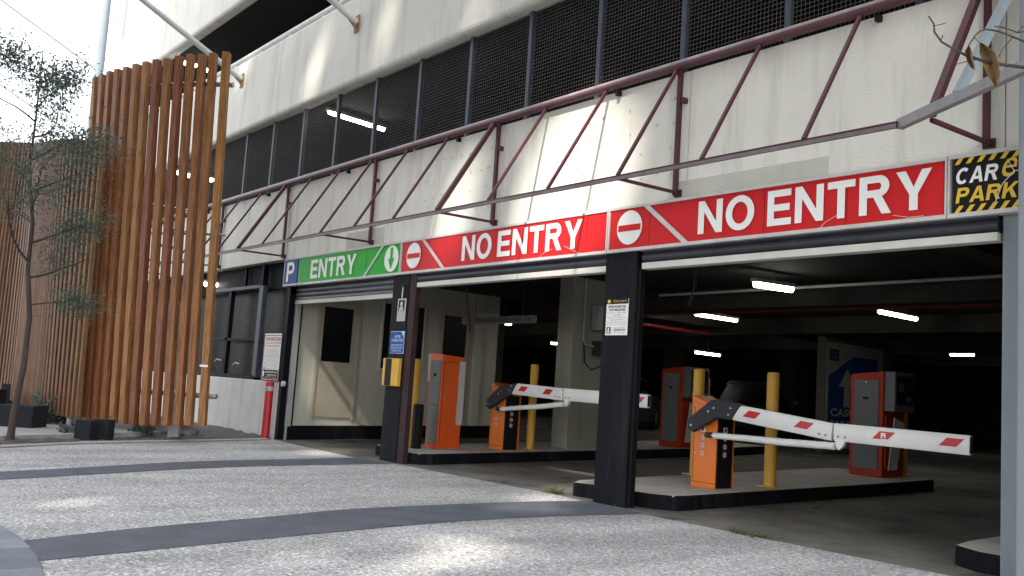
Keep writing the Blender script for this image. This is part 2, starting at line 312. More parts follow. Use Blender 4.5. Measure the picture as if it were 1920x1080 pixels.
# heavy grotesque capitals for the big signs, drawn as outlines in a unit cell: width w, height 1, stroke t
def arc(cx, cy, rx, ry, a0, a1, n=12): return [(cx + rx * math.cos(R(a0 + (a1 - a0) * i / n)), cy + ry * math.sin(R(a0 + (a1 - a0) * i / n))) for i in range(n + 1)]
def band_poly(outer, inner): return [[outer[i], outer[i + 1], inner[i + 1], inner[i]] for i in range(len(outer) - 1)]
def glyph(ch, t=.205):
    if ch == 'E': w = .80; return w, [[(0, 0), (w, 0), (w, t * .86), (t, t * .86), (t, .5 - t * .42), (w * .93, .5 - t * .42), (w * .93, .5 + t * .42), (t, .5 + t * .42), (t, 1 - t * .86), (w * .98, 1 - t * .86), (w * .98, 1), (0, 1)]]
    if ch == 'N': w = .90; return w, [[(0, 0), (t, 0), (t, 1), (0, 1)], [(w - t, 0), (w, 0), (w, 1), (w - t, 1)], [(t, 1), (t, .66), (w - t, 0), (w - t, .34)]]
    if ch == 'T': w = .82; return w, [[(0, 1), (0, 1 - t * .86), (w / 2 - t / 2, 1 - t * .86), (w / 2 - t / 2, 0), (w / 2 + t / 2, 0), (w / 2 + t / 2, 1 - t * .86), (w, 1 - t * .86), (w, 1)]]
    if ch == 'Y': w = .94; return w, [[(w / 2 - t / 2, 0), (w / 2 + t / 2, 0), (w / 2 + t / 2, .40), (w, 1), (w - t * 1.15, 1), (w / 2, .58), (t * 1.15, 1), (0, 1), (w / 2 - t / 2, .40)]]
    if ch == 'O': w = 1.0; return w, band_poly(arc(w / 2, .5, w / 2, .515, 0, 360, 32), arc(w / 2, .5, w / 2 - t * 1.02, .515 - t * .86, 0, 360, 32))
    if ch in 'PR':
        w = .80 if ch == 'P' else .90; b = .44 if ch == 'R' else .40; x1 = w - .30 if ch == 'P' else w - .36; cy = (1 + b) / 2; ry = (1 - b) / 2
        P = [[(0, 0), (t, 0), (t, 1), (0, 1)], [(t, 1), (t, 1 - t * .84), (x1, 1 - t * .84), (x1, 1)], [(t, b), (x1, b), (x1, b + t * .84), (t, b + t * .84)]]
        P += band_poly(arc(x1, cy, .30, ry, -90, 90), arc(x1, cy, .30 - t, ry - t * .84, -90, 90))
        if ch == 'R': P += [[(x1 - .14, b), (x1 + .10, b + .02), (w, 0), (w - t * 1.15, 0)]]
        return w, P
    if ch == 'A': w = .96; k = w / 2; return w, [[(0, 0), (t * 1.05, 0), (k, .76), (k, 1), (k - t * .56, 1)], [(w, 0), (k + t * .56, 1), (k, 1), (k, .76), (w - t * 1.05, 0)], [(.22, .2), (w - .22, .2), (w - .29, .2 + t * .8), (.29, .2 + t * .8)]]
    if ch == 'C': w = .92; return w, band_poly(arc(w / 2 + .02, .5, w / 2 + .02, .515, 48, 312, 24), arc(w / 2 + .02, .5, w / 2 + .02 - t * 1.02, .515 - t * .86, 42, 318, 24))
    if ch == 'K': w = .92; return w, [[(0, 0), (t, 0), (t, 1), (0, 1)], [(t, .30), (t, .56), (w - t * 1.25, 1), (w, 1)], [(.36, .52), (.52, .68), (w, 0), (w - t * 1.3, 0)]]
def sign_text(pl_, mb, word, a0, a1, b0, b1, d, gap=.13, shear=0, t=.205):
    gs = [glyph(c, t) for c in word]; tot = sum(g[0] for g in gs) + gap * (len(word) - 1); x = 0
    for w, polys in gs:
        for i, p in enumerate(polys): pl_.poly(mb, [(a0 + (q[0] + x) / tot * (a1 - a0) + shear * (q[1] - .5) * (b1 - b0), b0 + q[1] * (b1 - b0)) for q in p], d + .0002 * (i % 3))
        x += w + gap
def front(y): return Plane((0, y, 0), (1, 0, 0), (0, 0, 1), (0, -1, 0))
SL = .026                                               # the garage floor climbs gently
def fz(y): return SL * max(0, min(y, 8))

# ================================================================== GROUND
struct(MB().sheet([(-600, -600), (600, -600), (600, 600), (-600, 600)], -.03).build('ground', 'asphalt'))
plaza = [(-5.0, -5.75), (-5.61, -4.47), (-6.32, -3.33), (-7.15, -1.25), (-7.62, -.17), (-7.6, -.05), (-7.3, -.05), (-6.2, -.16), (-4.6, -.22), (-3.5, -.06), (-1.1, .0), (-.6, .0), (.75, -.14), (3.8, -.14), (4.2, -.3), (12, -.3), (12, -5.75)]
struct(MB().sheet(plaza, 0).build('plaza_paving', 'gravel'))
def smooth_line(p, k=6):
    out = []
    for i in range(len(p) - 1):
        p0 = p[max(i - 1, 0)]; p1 = p[i]; p2 = p[i + 1]; p3 = p[min(i + 2, len(p) - 1)]
        for j in range(k):
            t = j / k
            out.append(tuple(.5 * (2 * p1[a] + (p2[a] - p0[a]) * t + (2 * p0[a] - 5 * p1[a] + 4 * p2[a] - p3[a]) * t * t + (3 * p1[a] - p0[a] - 3 * p2[a] + p3[a]) * t ** 3) for a in (0, 1)))
    return out + [p[-1]]
def band(l, r):
    l = smooth_line(l); r = smooth_line(r); n = min(len(l), len(r)); mb = MB(); mb.v = [(p[0], p[1], .004) for p in l[:n]] + [(p[0], p[1], .004) for p in r[:n]]
    mb.f = [(i, n + i, n + i + 1, i + 1) for i in range(n - 1)]; return struct(mb.build('paving_band', 'band'))
band([(.77, -5.5), (.49, -4.74), (.215, -3.665), (.0, -2.95), (-.09, -2.27), (-.13, -.96), (-.06, .0)], [(1.38, -5.5), (1.27, -4.95), (1.08, -4.05), (.86, -2.87), (.76, -2.1), (.74, -1.2), (.83, -.12)])
band([(-2.7, -5.5), (-2.93, -4.94), (-3.4, -3.9), (-3.91, -2.82), (-4.2, -1.69), (-4.5, -.24)], [(-2.1, -5.5), (-2.3, -5.05), (-2.62, -4.3), (-3.05, -3.3), (-3.44, -2.03), (-3.72, -.1)])
# footpath of bluestone pavers beside the plaza
struct(B(-14, 12, -8.4, -5.5, -.028, -.012).build('footpath', 'joint'))
fp = bpy.data.objects['footpath']
pv = B(0, .286, -.586, 0, -.03, .010).mesh('paver'); pv.materials.append(M['paver'])
for i in range(52):
    for j in range(4):
        x = -6.5 + i * .3; o = bpy.data.objects.new('paver', pv); col.objects.link(o); o.parent = fp
        o.location = (x, -5.46 - j * .6 - .08 * min(1.3, abs(x + .15 - .8)) ** 2 * max(0, 1 - j * .1), random.uniform(-.002, .002))
        _dx = x + .15 - .8; o.rotation_euler = (0, 0, math.atan(-.16 * _dx * max(0, 1 - j * .1)) if abs(_dx) < 1.3 else 0)
        b = o.modifiers.new('bevel', 'BEVEL'); b.width = .006; b.segments = 1
# garden bed along the plaza
bed = [(-5.0, -5.5), (-5.61, -4.47), (-6.32, -3.33), (-7.15, -1.25), (-7.62, -.17), (-8, -.02), (-30, -.02), (-30, -5.5)]
mb = MB(); nb = 46
for j in range(nb + 1):
    for i in range(nb + 1):
        v = j / nb; y = -5.5 + v * 5.45; xe = np.interp(y, [-5.5, -4.47, -3.33, -1.25, -.17, 0], [-5.05, -5.66, -6.38, -7.2, -7.66, -7.68]); u = i / nb
        x = xe - u * u * 14
        mb.v.append((x, y, .012 + (random.uniform(0, .04) + .03 * math.sin(x * 2.1) * math.sin(y * 1.7)) * min(1, u * 9)))
for j in range(nb):
    for i in range(nb): a = j * (nb + 1) + i; mb.f.append((a, a + 1, a + nb + 2, a + nb + 1))
struct(mb.build('garden_bed', 'soil', smooth=True))
e0 = smooth_line([(-5.0, -5.5), (-5.61, -4.47), (-6.32, -3.33), (-7.15, -1.25), (-7.6, -.17)])
mb = MB()
for a, b_ in zip(e0[:-1], e0[1:]):
    mb.add([(a[0] + .14, a[1], .005), (b_[0] + .14, b_[1], .005), (b_[0] + .14, b_[1], .018), (a[0] + .14, a[1], .018), (a[0] - .1, a[1], .018), (b_[0] - .1, b_[1], .018)], [(0, 1, 2, 3), (3, 2, 5, 4)])
struct(mb.build('concrete_edging', 'edge'))
struct(MB().prism([(-7.6, -1.9), (-6.0, -4.7), (-6.2, -5.4), (-9.5, -5.4), (-9.5, -3.6), (-8.4, -2.9)], 'z', .005, .088).build('concrete_apron', 'edge'))
# garage floor, a gentle ramp then level
mb = MB(); ys = [-.25, 0, .5, 1, 2, 3, 4, 5, 6, 7, 8, 34]
for y in ys: mb.v += [(-7.62 if y < 5 else -26, y, fz(y) - .004 if y < 0 else fz(y) + .0), (16, y, fz(y) - .004 if y < 0 else fz(y))]
mb.v = [(x, y, (z if y >= 0 else -.006)) for x, y, z in mb.v]
mb.f = [(2 * i, 2 * i + 1, 2 * i + 3, 2 * i + 2) for i in range(len(ys) - 1)]
struct(mb.build('garage_floor', 'slabfloor'))
mb = MB(); mb.sheet([(-26, 4.62, fz(4.6) + .004), (-7.6, 4.62, fz(4.6) + .004), (-7.6, 8, fz(8) + .004), (-26, 8, fz(8) + .004)], 0)
struct(mb.build('garage_floor_side', 'slabfloor'))

# ================================================================== BUILDING
XL, XR = -20.9, 9.0
bld = thing('car_park_building', 'white concrete multi-storey car park with dark mesh openings and striped entry signs', 'building')
B(XL, XR, .02, .22, 3.08, 4.34).build('spandrel_core', 'wall_low', bld)
_c = [XL, -16.9, -13.9, -10.9, -7.9, -4.92, -1.92, 1.06, 4.05, 6.5, XR]
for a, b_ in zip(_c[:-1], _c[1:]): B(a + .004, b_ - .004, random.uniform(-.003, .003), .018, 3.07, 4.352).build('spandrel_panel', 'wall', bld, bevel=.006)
mb = MB(); _f = front(-.004)
for cx, nx_ in ((-3.6, 8), (-2.55, 3), (.25, 4), (-.55, 3)):
    for i in range(nx_):
        for j in range(4):
            if random.random() < .75: _f.disc(mb, cx + i * .2 + random.uniform(-.02, .02), 3.35 + j * .25 + random.uniform(-.02, .02), random.uniform(.012, .02), .002, n=10)
stuff(mb.build('tie_hole_patch', 'patch', bld))
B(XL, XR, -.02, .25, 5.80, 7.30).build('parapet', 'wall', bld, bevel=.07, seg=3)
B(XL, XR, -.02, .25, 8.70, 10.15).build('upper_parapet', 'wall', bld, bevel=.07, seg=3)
B(.93, 2.62, -.006, .02, 3.075, 3.235).build('paint_patch', 'patch', bld)
B(-5.75, -4.62, -.005, .02, 3.075, 3.32).build('paint_patch', 'patch', bld)
# floors and soffits
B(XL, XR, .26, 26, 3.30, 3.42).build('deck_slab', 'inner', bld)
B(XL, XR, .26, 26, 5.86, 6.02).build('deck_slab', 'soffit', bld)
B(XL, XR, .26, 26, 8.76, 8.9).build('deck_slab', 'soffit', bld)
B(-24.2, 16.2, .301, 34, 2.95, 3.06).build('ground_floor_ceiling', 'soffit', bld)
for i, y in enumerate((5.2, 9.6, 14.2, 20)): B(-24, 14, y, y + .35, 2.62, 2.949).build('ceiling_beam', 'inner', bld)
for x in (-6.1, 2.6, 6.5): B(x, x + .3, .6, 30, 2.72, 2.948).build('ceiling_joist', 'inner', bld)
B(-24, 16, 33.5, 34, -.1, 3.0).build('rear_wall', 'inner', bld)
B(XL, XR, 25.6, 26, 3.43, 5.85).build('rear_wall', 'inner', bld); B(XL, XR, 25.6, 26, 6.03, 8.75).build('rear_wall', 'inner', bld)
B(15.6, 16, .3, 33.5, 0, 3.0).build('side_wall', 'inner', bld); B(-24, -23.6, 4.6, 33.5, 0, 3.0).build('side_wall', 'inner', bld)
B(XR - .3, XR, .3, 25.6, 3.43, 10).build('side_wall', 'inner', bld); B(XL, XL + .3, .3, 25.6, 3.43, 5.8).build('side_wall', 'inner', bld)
B(4.55, 16, .02, .3, 0, 3.06).build('street_wall', 'wall_low', bld)
# low wall at left of the entries, hiding an office window behind mesh
B(-20.9, -7.68, 0, .2, -.03, .955).build('low_wall', 'wall_low', bld, bevel=.015)
B(XL, -7.6, 4.55, 4.7, 0, 2.95).build('office_rear_wall', 'inner', bld)
ow = B(-7.8, -7.62, .1, 4.58, 0, 2.95).build('office_wall', 'office', bld)
# ---- office door and windows in the side wall of the first bay (faces +x)
pl = Plane((-7.62, 0, 0), (0, 1, 0), (0, 0, 1), (1, 0, 0))
def panel(parent, name, m_, a0, a1, b0, b1, t, d=0, bevel=.004, p=None):
    mb = MB(); (p or pl).slab(mb, a0, a1, b0, b1, t, d); return mb.build(name, m_, parent, bevel=bevel)
d_ = panel(bld, 'office_door', 'door_cream', .62, 1.36, .40, 2.34, .03)
panel(d_, 'frame', 'door_cream', .57, .62, .36, 2.40, .05); panel(d_, 'frame', 'door_cream', 1.36, 1.41, .36, 2.40, .05); panel(d_, 'frame', 'door_cream', .62, 1.36, 2.34, 2.40, .05)
panel(d_, 'pane', 'darkglass', .68, 1.24, 1.36, 2.31, .006, .03, 0)
w_ = panel(bld, 'office_window', 'darkglass', 1.88, 2.75, 1.32, 2.5, .02); panel(w_, 'frame', 'signframe', 1.83, 1.88, 1.27, 2.55, .04); panel(w_, 'frame', 'signframe', 2.75, 2.80, 1.27, 2.55, .04); panel(w_, 'sill', 'signframe', 1.88, 2.75, 1.27, 1.32, .05)
w_ = panel(bld, 'office_window', 'darkglass', 3.2, 3.75, 1.42, 2.42, .02); panel(w_, 'frame', 'door_cream', 3.75, 3.82, .3, 2.5, .05); panel(w_, 'frame', 'door_cream', 3.13, 3.2, 1.36, 2.5, .05); panel(w_, 'frame', 'door_cream', 3.2, 3.75, 2.42, 2.5, .05)
panel(bld, 'pilaster', 'office', 3.95, 4.12, .1, 2.94, .09)
panel(bld, 'switch_box', 'black', 2.95, 3.06, 1.48, 1.62, .05)
# ---- columns
def column(name, x0, x1, y0, y1, z1, m_, flange=None):
    c = B(x0, x1, y0, y1, -.02, z1).build(name, m_, bld, bevel=.012)
    if flange: B(flange[0], flange[1], y0 + .01, y1 - .02, 0.0, z1 - .2).build('door_guide', flange[2], c, bevel=.004)
    return c
M['rustbrown'] = mat('rust_brown_primer', (.035, .018, .018), .65, var=.35, scale=5, streak=(.06, .045, .042), streakamt=.4, spec=.2)
cL = column('column', -4.27, -3.84, .0, .11, 3.0, 'colblack', (-3.838, -3.68, 'rustbrown'))
cM = column('column', 0, .455, .0, .11, 3.0, 'colblack')
B(.456, .49, .03, .10, .01, 2.4).build('door_guide', 'signblack', cM)
cR = column('column', 4.01, 4.5, .06, .42, 3.0, 'greysteel')
B(4.295, 4.75, -.38, -.16, -.02, 9.5).build('steel_post', 'greysteel', bld, bevel=.015)
j_ = column('door_jamb', -7.68, -7.56, -.01, .25, 3.0, 'colblack'); B(-7.558, -7.525, .1, .2, 0, 2.4).build('door_guide', 'pipegr', j_)
MB().tube([(-7.54, -.02, .93), (-7.54, .03, .93)], .045, 16).build('knob', 'lip', j_)
B(-7.69, -7.56, -.012, .25, 2.45, 2.58).build('lintel', 'colblack', bld)
# ---- rolled shutters
for x0, x1, zl, lowm in ((-7.55, -4.28, 2.30, True), (-3.68, -.005, 2.415, False), (.5, 4.0, 2.415, False)):
    sh = B(x0, x1, .125, .2, zl + .05, 2.60).build('roller_shutter', 'shutter' if lowm else 'shutterdark', bld)
    if lowm:
        for k in range(4):
            MB().tube([(x0 + .01, .12, zl + .07 + k * .075), (x1 - .01, .12, zl + .07 + k * .075)], .036, 10).build('slat', 'shutter' if k < 3 else 'shutterdark', sh, smooth=True)
    else:
        MB().tube([(x0 + .005, .065, zl + .10), (x1 - .005, .065, zl + .10)], .052, 16).build('slat', 'shutterdark', sh, smooth=True)
        MB().tube([(x0 + .005, .05, zl + .172), (x1 - .005, .05, zl + .172)], .03, 16).build('slat', 'shutterdark', sh, smooth=True)
    B(x0 + .005, x1 - .005, .015 if not lowm else .08, .13, zl - .02, zl + .045).build('bottom_rail', 'lip', sh, bevel=.006)
B(XL, 9, .205, .3, 2.6, 3.065).build('header_beam', 'colblack', bld)
# ---- handrails along the parapet tops
def handrail(z, y, x0, x1):
    h = MB().tube([(x0, y, z), (x1, y, z)], .055, 12).build('handrail', 'pole', bld, smooth=True)
    for k in range(int((x1 - x0) / 1.3)): B(x0 + .4 + k * 1.3, x0 + .48 + k * 1.3, y - .03, y + .03, z - .13, z - .04).build('bracket', 'pole', h)
handrail(7.42, .1, XL, XR); handrail(10.27, .1, XL, XR)
# ---- steel posts and wire mesh in the openings of the first deck
def wire_panel(w, h, sp, t):
    mb = MB(); n = int(w / sp); k = int(h / sp)
    for i in range(n + 1):
        x = i * w / n; mb.add([(x - t, 0, 0), (x + t, 0, 0), (x + t, 0, h), (x - t, 0, h), (x, t, 0), (x, t, h)], [(0, 1, 2, 3), (1, 4, 5, 2), (4, 0, 3, 5)])
    for j in range(k + 1):
        z = j * h / k; mb.add([(0, -t, z - t), (w, -t, z - t), (w, -t, z + t), (0, -t, z + t), (0, t, z), (w, t, z)], [(0, 1, 2, 3), (1, 5, 2), (3, 2, 5, 4), (0, 4, 5, 1)])
    return mb
wp = wire_panel(1.17, 1.36, .045, .0024).mesh('wire_mesh'); wp.materials.append(M['wire'])
px0 = -20.5; npost = 24
for k in range(npost):
    x = px0 + k * 1.2535
    B(x - .03, x + .03, .13, .19, 4.36, 5.84).build('mesh_post', 'postgrey', bld)
    if k < npost - 1:
        o = bpy.data.objects.new('wire_mesh', wp); col.objects.link(o); o.parent = bld; o.location = (x + .04, .15, 4.42); stuff(o)
# ---- barred, meshed window over the low wall
wn_ = B(-20.5, -7.7, .34, .36, .96, 3.06).build('window_glass', 'darkglass', bld)
for k in range(10):
    x = -8.86 - k * 1.18
    o = wire_panel(1.15, 2.1, .05, .0032).build('wire_mesh', 'wiredark', bld, loc=(x, .16, .96)); stuff(o)
B(-8.96, -8.9, .06, .16, .96, 3.06).build('window_post', 'colblack', bld); B(-11.2, -8.97, .05, .13, 2.62, 2.68).build('window_rail', 'postgrey', bld)
B(-9.0, -8.82, .05, .14, 1.0, 2.66).build('window_post', 'postgrey', bld, bevel=.01); B(-10.45, -10.33, .07, .15, .96, 2.62).build('window_post', 'colblack', bld)
B(-12.2, -12.1, .07, .15, .96, 3.06).build('window_post', 'colblack', bld); B(-11.2, -9.0, .07, .13, 1.66, 1.71).build('window_rail', 'colblack', bld)
B(-9.9, -9.84, .12, .17, 2.68, 3.06).build('window_post', 'colblack', bld); B(-11.2, -8.9, .05, .14, .965, 1.03).build('window_rail', 'colblack', bld)
B(-8.2, -7.7, .36, .45, .96, 2.7).build('inner_reveal', 'door_cream', bld)
for x, z in ((-9.72, 1.07), (-10.62, 1.12)):
    MB().tube([(x, .05, z), (x + .02, -.03, z + .12), (x + .12, -.02, z + .17), (x + .16, .04, z + .15)], .018, 8).build('tap', 'galv', bld, smooth=True)
MB().tube([(-9.28, .3, 1.0), (-9.35, .3, 1.35), (-9.45, .3, 1.72)], .012, 6).build('pipe', 'lip', bld)

# ================================================================== AWNING FRAME
aw = thing('awning_frame', 'skeleton of a maroon steel awning bolted along the white wall', 'awning frame')
M['railface'] = mat('grimy_rail_face', (.15, .125, .13), .5, var=.3, scale=4)
M['railcap'] = mat('chalky_rail_paint', (.36, .33, .34), .5, var=.3, scale=5, c2=(.20, .14, .15))
ZF, YF = 3.123, -.82
MB().tube([(XL, -.05, 4.41), (XR, -.05, 4.41)], .045, 14).build('top_rail', 'railtop', aw, smooth=True)
MB().tube([(XL, -.058, 4.432), (XR, -.058, 4.43)], .035, 10).build('rail_cap', 'railcap', aw, smooth=True)
fr = MB().box(-14.2, 3.68, YF - .022, YF + .022, ZF - .024, ZF + .016).build('front_rail', 'maroon', aw)
B(-14.2, 3.68, YF - .033, YF - .026, ZF - .035, ZF - .004).build('rail_face', 'railface', fr)
for k in range(-14, 5):
    x = .93 + (k - 0) * .995 - .0
    if x > 3.95 or x < -14.2: continue
    thick = .029 if (k - 3) % 6 else .052
    MB().beam((x, -.06, 4.38), (x + (.0), YF, ZF + .02), thick, thick).build('diagonal_strut', 'maroon', aw)
for x in (3.938, .963, -1.98, -4.955, -7.93, -10.9, -13.9):
    p = MB().box(x - .021, x + .021, -.068, -.026, 3.09, 4.37).build('wall_post', 'maroon', aw)
    MB().beam((x, -.07, 3.12), (x - .03, YF + .02, ZF - .01), .028, .028).build('bracket_arm', 'maroon', aw)
    B(x + .026, x + .07, -.06, -.001, 4.02, 4.07).build('wall_fixing', 'maroon', p); B(x - .04, x + .05, -.02, .0 - .001, 3.08, 3.15).build('wall_fixing', 'maroon', p)
    B(x - .9, x - .86, -.06, -.001, 4.29, 4.34).build('wall_fixing', 'black', p)
MB().beam((3.68, -.80, 3.123), (6.2, -2.19, 3.123), .05, .07).build('return_rail', 'galvlight', aw)
MB().beam((4.22, -1.08, 3.16), (4.40, -.18, 4.62), .05, .05).build('return_strut', 'greysteel', aw)
MB().beam((4.26, -.15, 4.60), (3.95, -.05, 4.40), .05, .05).build('return_tie', 'greysteel', aw)

# ================================================================== SIGNS OVER THE ENTRIES
YS = -.024
SF = front(YS)
def signbox(name, label, x0, x1, z0=2.60, z1=3.055):
    t = thing(name, label, 'sign', ((x0 + x1) / 2, YS + .08, z0)); t.matrix_world
    def kid(mb, n, m_, bevel=0, parent=None):
        o = mb.build(n, m_, None, bevel=bevel); p = parent or t; o.parent = p
        o.matrix_parent_inverse = Matrix.Translation(-(t.location))
        return o
    return t, kid
def frame_bars(x0, x1, z0, z1, kid, w=.022):
    for a in ((x0, x1, z0 - .012, z0 + w), (x0, x1, z1 - w, z1 + .008), (x0, x0 + w * .8, z0 + w, z1 - w), (x1 - w * .8, x1, z0 + w, z1 - w)):
        kid(B(a[0] + .001, a[1] - .001, YS - .012, YS + .075, a[2], a[3]), 'frame', 'signframe', .003)
def panels(cuts, z0, z1, m_, kid):
    for a, b_ in zip(cuts[:-1], cuts[1:]):
        d = random.uniform(-.003, .003)
        kid(B(a + .002, b_ - .002, YS + d, YS + .03, z0, z1), 'face_panel', m_, .002)
DF = .0085
# green ENTRY sign with its blue P
t, kid = signbox('entry_sign', 'green ENTRY sign with blue P panel and down arrow above the leftmost bay', -7.84, -4.075)
kid(B(-7.84, -7.335, YS - .005, YS + .03, 2.585, 3.05), 'parking_panel', 'blue', .002)
panels([-7.31, -6.98, -5.95, -5.05, -4.09], 2.60, 3.05, 'green', kid); frame_bars(-7.84, -4.078, 2.595, 3.055, kid)
mb = MB(); sign_text(SF, mb, 'P', -7.725, -7.44, 2.655, 2.99, DF + .002); kid(mb, 'lettering', 'white')
mb = MB(); sign_text(SF, mb, 'ENTRY', -6.83, -5.34, 2.668, 2.975, DF, .12, 0, .22); kid(mb, 'lettering', 'white')
mb = MB(); SF.poly(mb, [(-5.10, 2.615), (-5.03, 2.615), (-4.545, 3.035), (-4.615, 3.035)], DF); kid(mb, 'diagonal_stripe', 'signframe')
mb = MB(); SF.disc(mb, -4.32, 2.828, .19, DF); kid(mb, 'disc', 'white')
mb = MB(); SF.poly(mb, [(-4.355, 2.99), (-4.285, 2.99), (-4.285, 2.83), (-4.235, 2.83), (-4.32, 2.67), (-4.405, 2.83), (-4.355, 2.83)], DF + .003); kid(mb, 'arrow', 'green')
mb = MB()
for k in range(14):
    a = -7.0 + k * .085; mb.add([(a, YS - .02, 2.60 + random.uniform(-.012, .004)), (a + .085, YS - .02, 2.60 + random.uniform(-.012, .004)), (a + .085, YS - .03, 2.585), (a, YS - .035, 2.582)], [(0, 1, 2, 3)])
kid(mb, 'curled_edge', 'white')
# red NO ENTRY signs
def no_entry(label, x0, x1, cx, stripe, no, entry, cuts, crack):
    t, kid = signbox('no_entry_sign', label, x0, x1)
    panels(cuts, 2.60, 3.05, 'red', kid); frame_bars(x0, x1, 2.595, 3.055, kid)
    mb = MB(); SF.disc(mb, cx, 2.832, .178, DF); kid(mb, 'disc', 'white')
    mb = MB(); SF.rect(mb, cx - .158, cx + .158, 2.796, 2.862, DF + .003); kid(mb, 'disc_bar', 'red')
    mb = MB(); SF.poly(mb, [(stripe[1] - .04, 2.612), (stripe[1] + .04, 2.612), (stripe[0] + .04, 3.04), (stripe[0] - .04, 3.04)], DF); kid(mb, 'diagonal_stripe', 'signframe')
    for s_, (a, b_) in (('NO', no), ('ENTRY', entry)):
        mb = MB(); sign_text(SF, mb, s_, a, b_, 2.678, 2.995, DF, .12, 0, .225); kid(mb, 'lettering', 'white')
    for c in crack:                                     # cracked face
        mb = MB(); mb.tube([(p[0], YS - .007, p[1]) for p in c], .0018, 4); kid(mb, 'crack', 'white')
no_entry('red NO ENTRY sign above the middle bay, left of the two', -4.07, .03, -3.74, (-3.53, -3.0), (-2.60, -1.98), (-1.86, -.36), [-4.05, -3.0, -2.6, -1.92, -1.02, -.3, .01],
         [[(-1.08, 2.605), (-1.0, 2.66), (-.85, 2.70)], [(-.65, 2.72), (-.5, 2.66), (-.4, 2.62)]])
no_entry('red NO ENTRY sign above the right bay, next to the car park logo', .04, 3.645, .35, (.57, 1.11), (1.255, 1.90), (2.04, 3.53), [.06, .62, 1.37, 1.985, 2.0, 2.81, 3.62],
         [[(2.56, 2.605), (2.62, 2.66), (2.76, 2.72), (2.80, 2.99)], [(3.22, 2.655), (3.35, 2.625), (3.47, 2.625)]])
t, kid = signbox('logo_sign', 'black and yellow CARe PARK logo panel at the right end of the signs', 3.648, 4.19)
kid(B(3.69, 4.185, YS, YS + .03, 2.60, 3.05), 'face_panel', 'signblack', .002); frame_bars(3.65, 4.19, 2.595, 3.055, kid)
for k in range(6):
    a = 3.70 + k * .082
    for z in (2.615, 2.985):
        mb = MB(); SF.poly(mb, [(a, z), (a + .035, z), (a + .075, z + .055), (a + .04, z + .055)], DF); kid(mb, 'hazard_stripe', 'signyellow')
mb = MB(); sign_text(SF, mb, 'CAR', 3.715, 4.02, 2.835, 2.955, DF, .10, .16, .23); kid(mb, 'lettering', 'white')
mb = MB(); SF.text(mb, 'e', 4.045, 4.15, 2.845, 2.985, d=DF, bold=.0, shear=.35); kid(mb, 'lettering', 'signyellow')
mb = MB(); sign_text(SF, mb, 'PARK', 3.72, 4.155, 2.69, 2.805, DF, .10, .16, .23); kid(mb, 'lettering', 'signyellow')
mb = MB(); mb.tube([(4.0, YS - .01, 2.67), (4.05, YS - .01, 2.80), (4.13, YS - .01, 2.88), (4.08, YS - .01, 2.97)], .003, 4); mb.tube([(4.13, YS - .01, 2.88), (4.185, YS - .01, 2.885)], .003, 4); kid(mb, 'crack', 'white')

# small notices
def notice(name, label, plane, a0, a1, b0, b1, m_, cat='sign', t=.006):
    c = plane.P((a0 + a1) / 2, b0, 0); th = thing(name, label, cat, c)
    def kid(mb, n, mt, bevel=0):
        o = mb.build(n, mt, None, bevel=bevel); o.parent = th; o.matrix_parent_inverse = Matrix.Translation(-c); return o
    mb = MB(); plane.slab(mb, a0, a1, b0, b1, t); kid(mb, 'board', m_, .002)
    return th, kid
p0 = front(-.001)
th, kid = notice('after_hours_fee_notice', 'white AFTER HOURS CALL OUT FEE notice on the middle black column', p0, .055, .37, 1.72, 2.10, 'white')
mb = MB(); p0.rect(mb, .055, .37, 2.045, 2.10, .008); kid(mb, 'header', 'signblack')
mb = MB(); p0.text(mb, 'Care park', .16, .35, 2.058, 2.088, d=.010, shear=.2); p0.rect(mb, .075, .115, 2.055, 2.09, .010); kid(mb, 'lettering', 'signyellow')
mb = MB(); p0.text(mb, 'AFTER HOURS CALL', .085, .345, 2.005, 2.03, d=.009, bold=.03); p0.text(mb, 'OUT FEE $125.00', .10, .33, 1.970, 1.995, d=.009, bold=.03); kid(mb, 'lettering', 'ink')
mb = MB()
for s_, z, a, b_ in (('Includes parking charges', 1.945, .08, .35), ('and GST', 1.922, .16, .27), ('Payment in advance by', 1.896, .085, .345), ('credit card ONLY', 1.873, .11, .31), ('Charge monitored by a 24', 1.845, .08, .35), ('hour service in your interest', 1.822, .07, .355)):
    p0.text(mb, s_, a, b_, z, z + .015, d=.009)
kid(mb, 'lettering', 'inkgrey')
mb = MB(); p0.rect(mb, .075, .135, 1.74, 1.805, .009); p0.text(mb, '03 9606 9041', .18, .345, 1.765, 1.783, d=.009, bold=.03); p0.text(mb, 'Contact Care Park', .18, .345, 1.79, 1.803, d=.009); p0.text(mb, '24 hours 7 days', .19, .335, 1.742, 1.756, d=.009); kid(mb, 'lettering', 'ink')
mb = MB(); p0.disc(mb, .105, 1.786, .012, .011); kid(mb, 'pictogram_head', 'white')
mb = MB(); p0.poly(mb, [(.085, 1.748), (.125, 1.748), (.122, 1.763), (.113, 1.770), (.097, 1.770), (.088, 1.763)], .011); kid(mb, 'pictogram_shoulders', 'white')

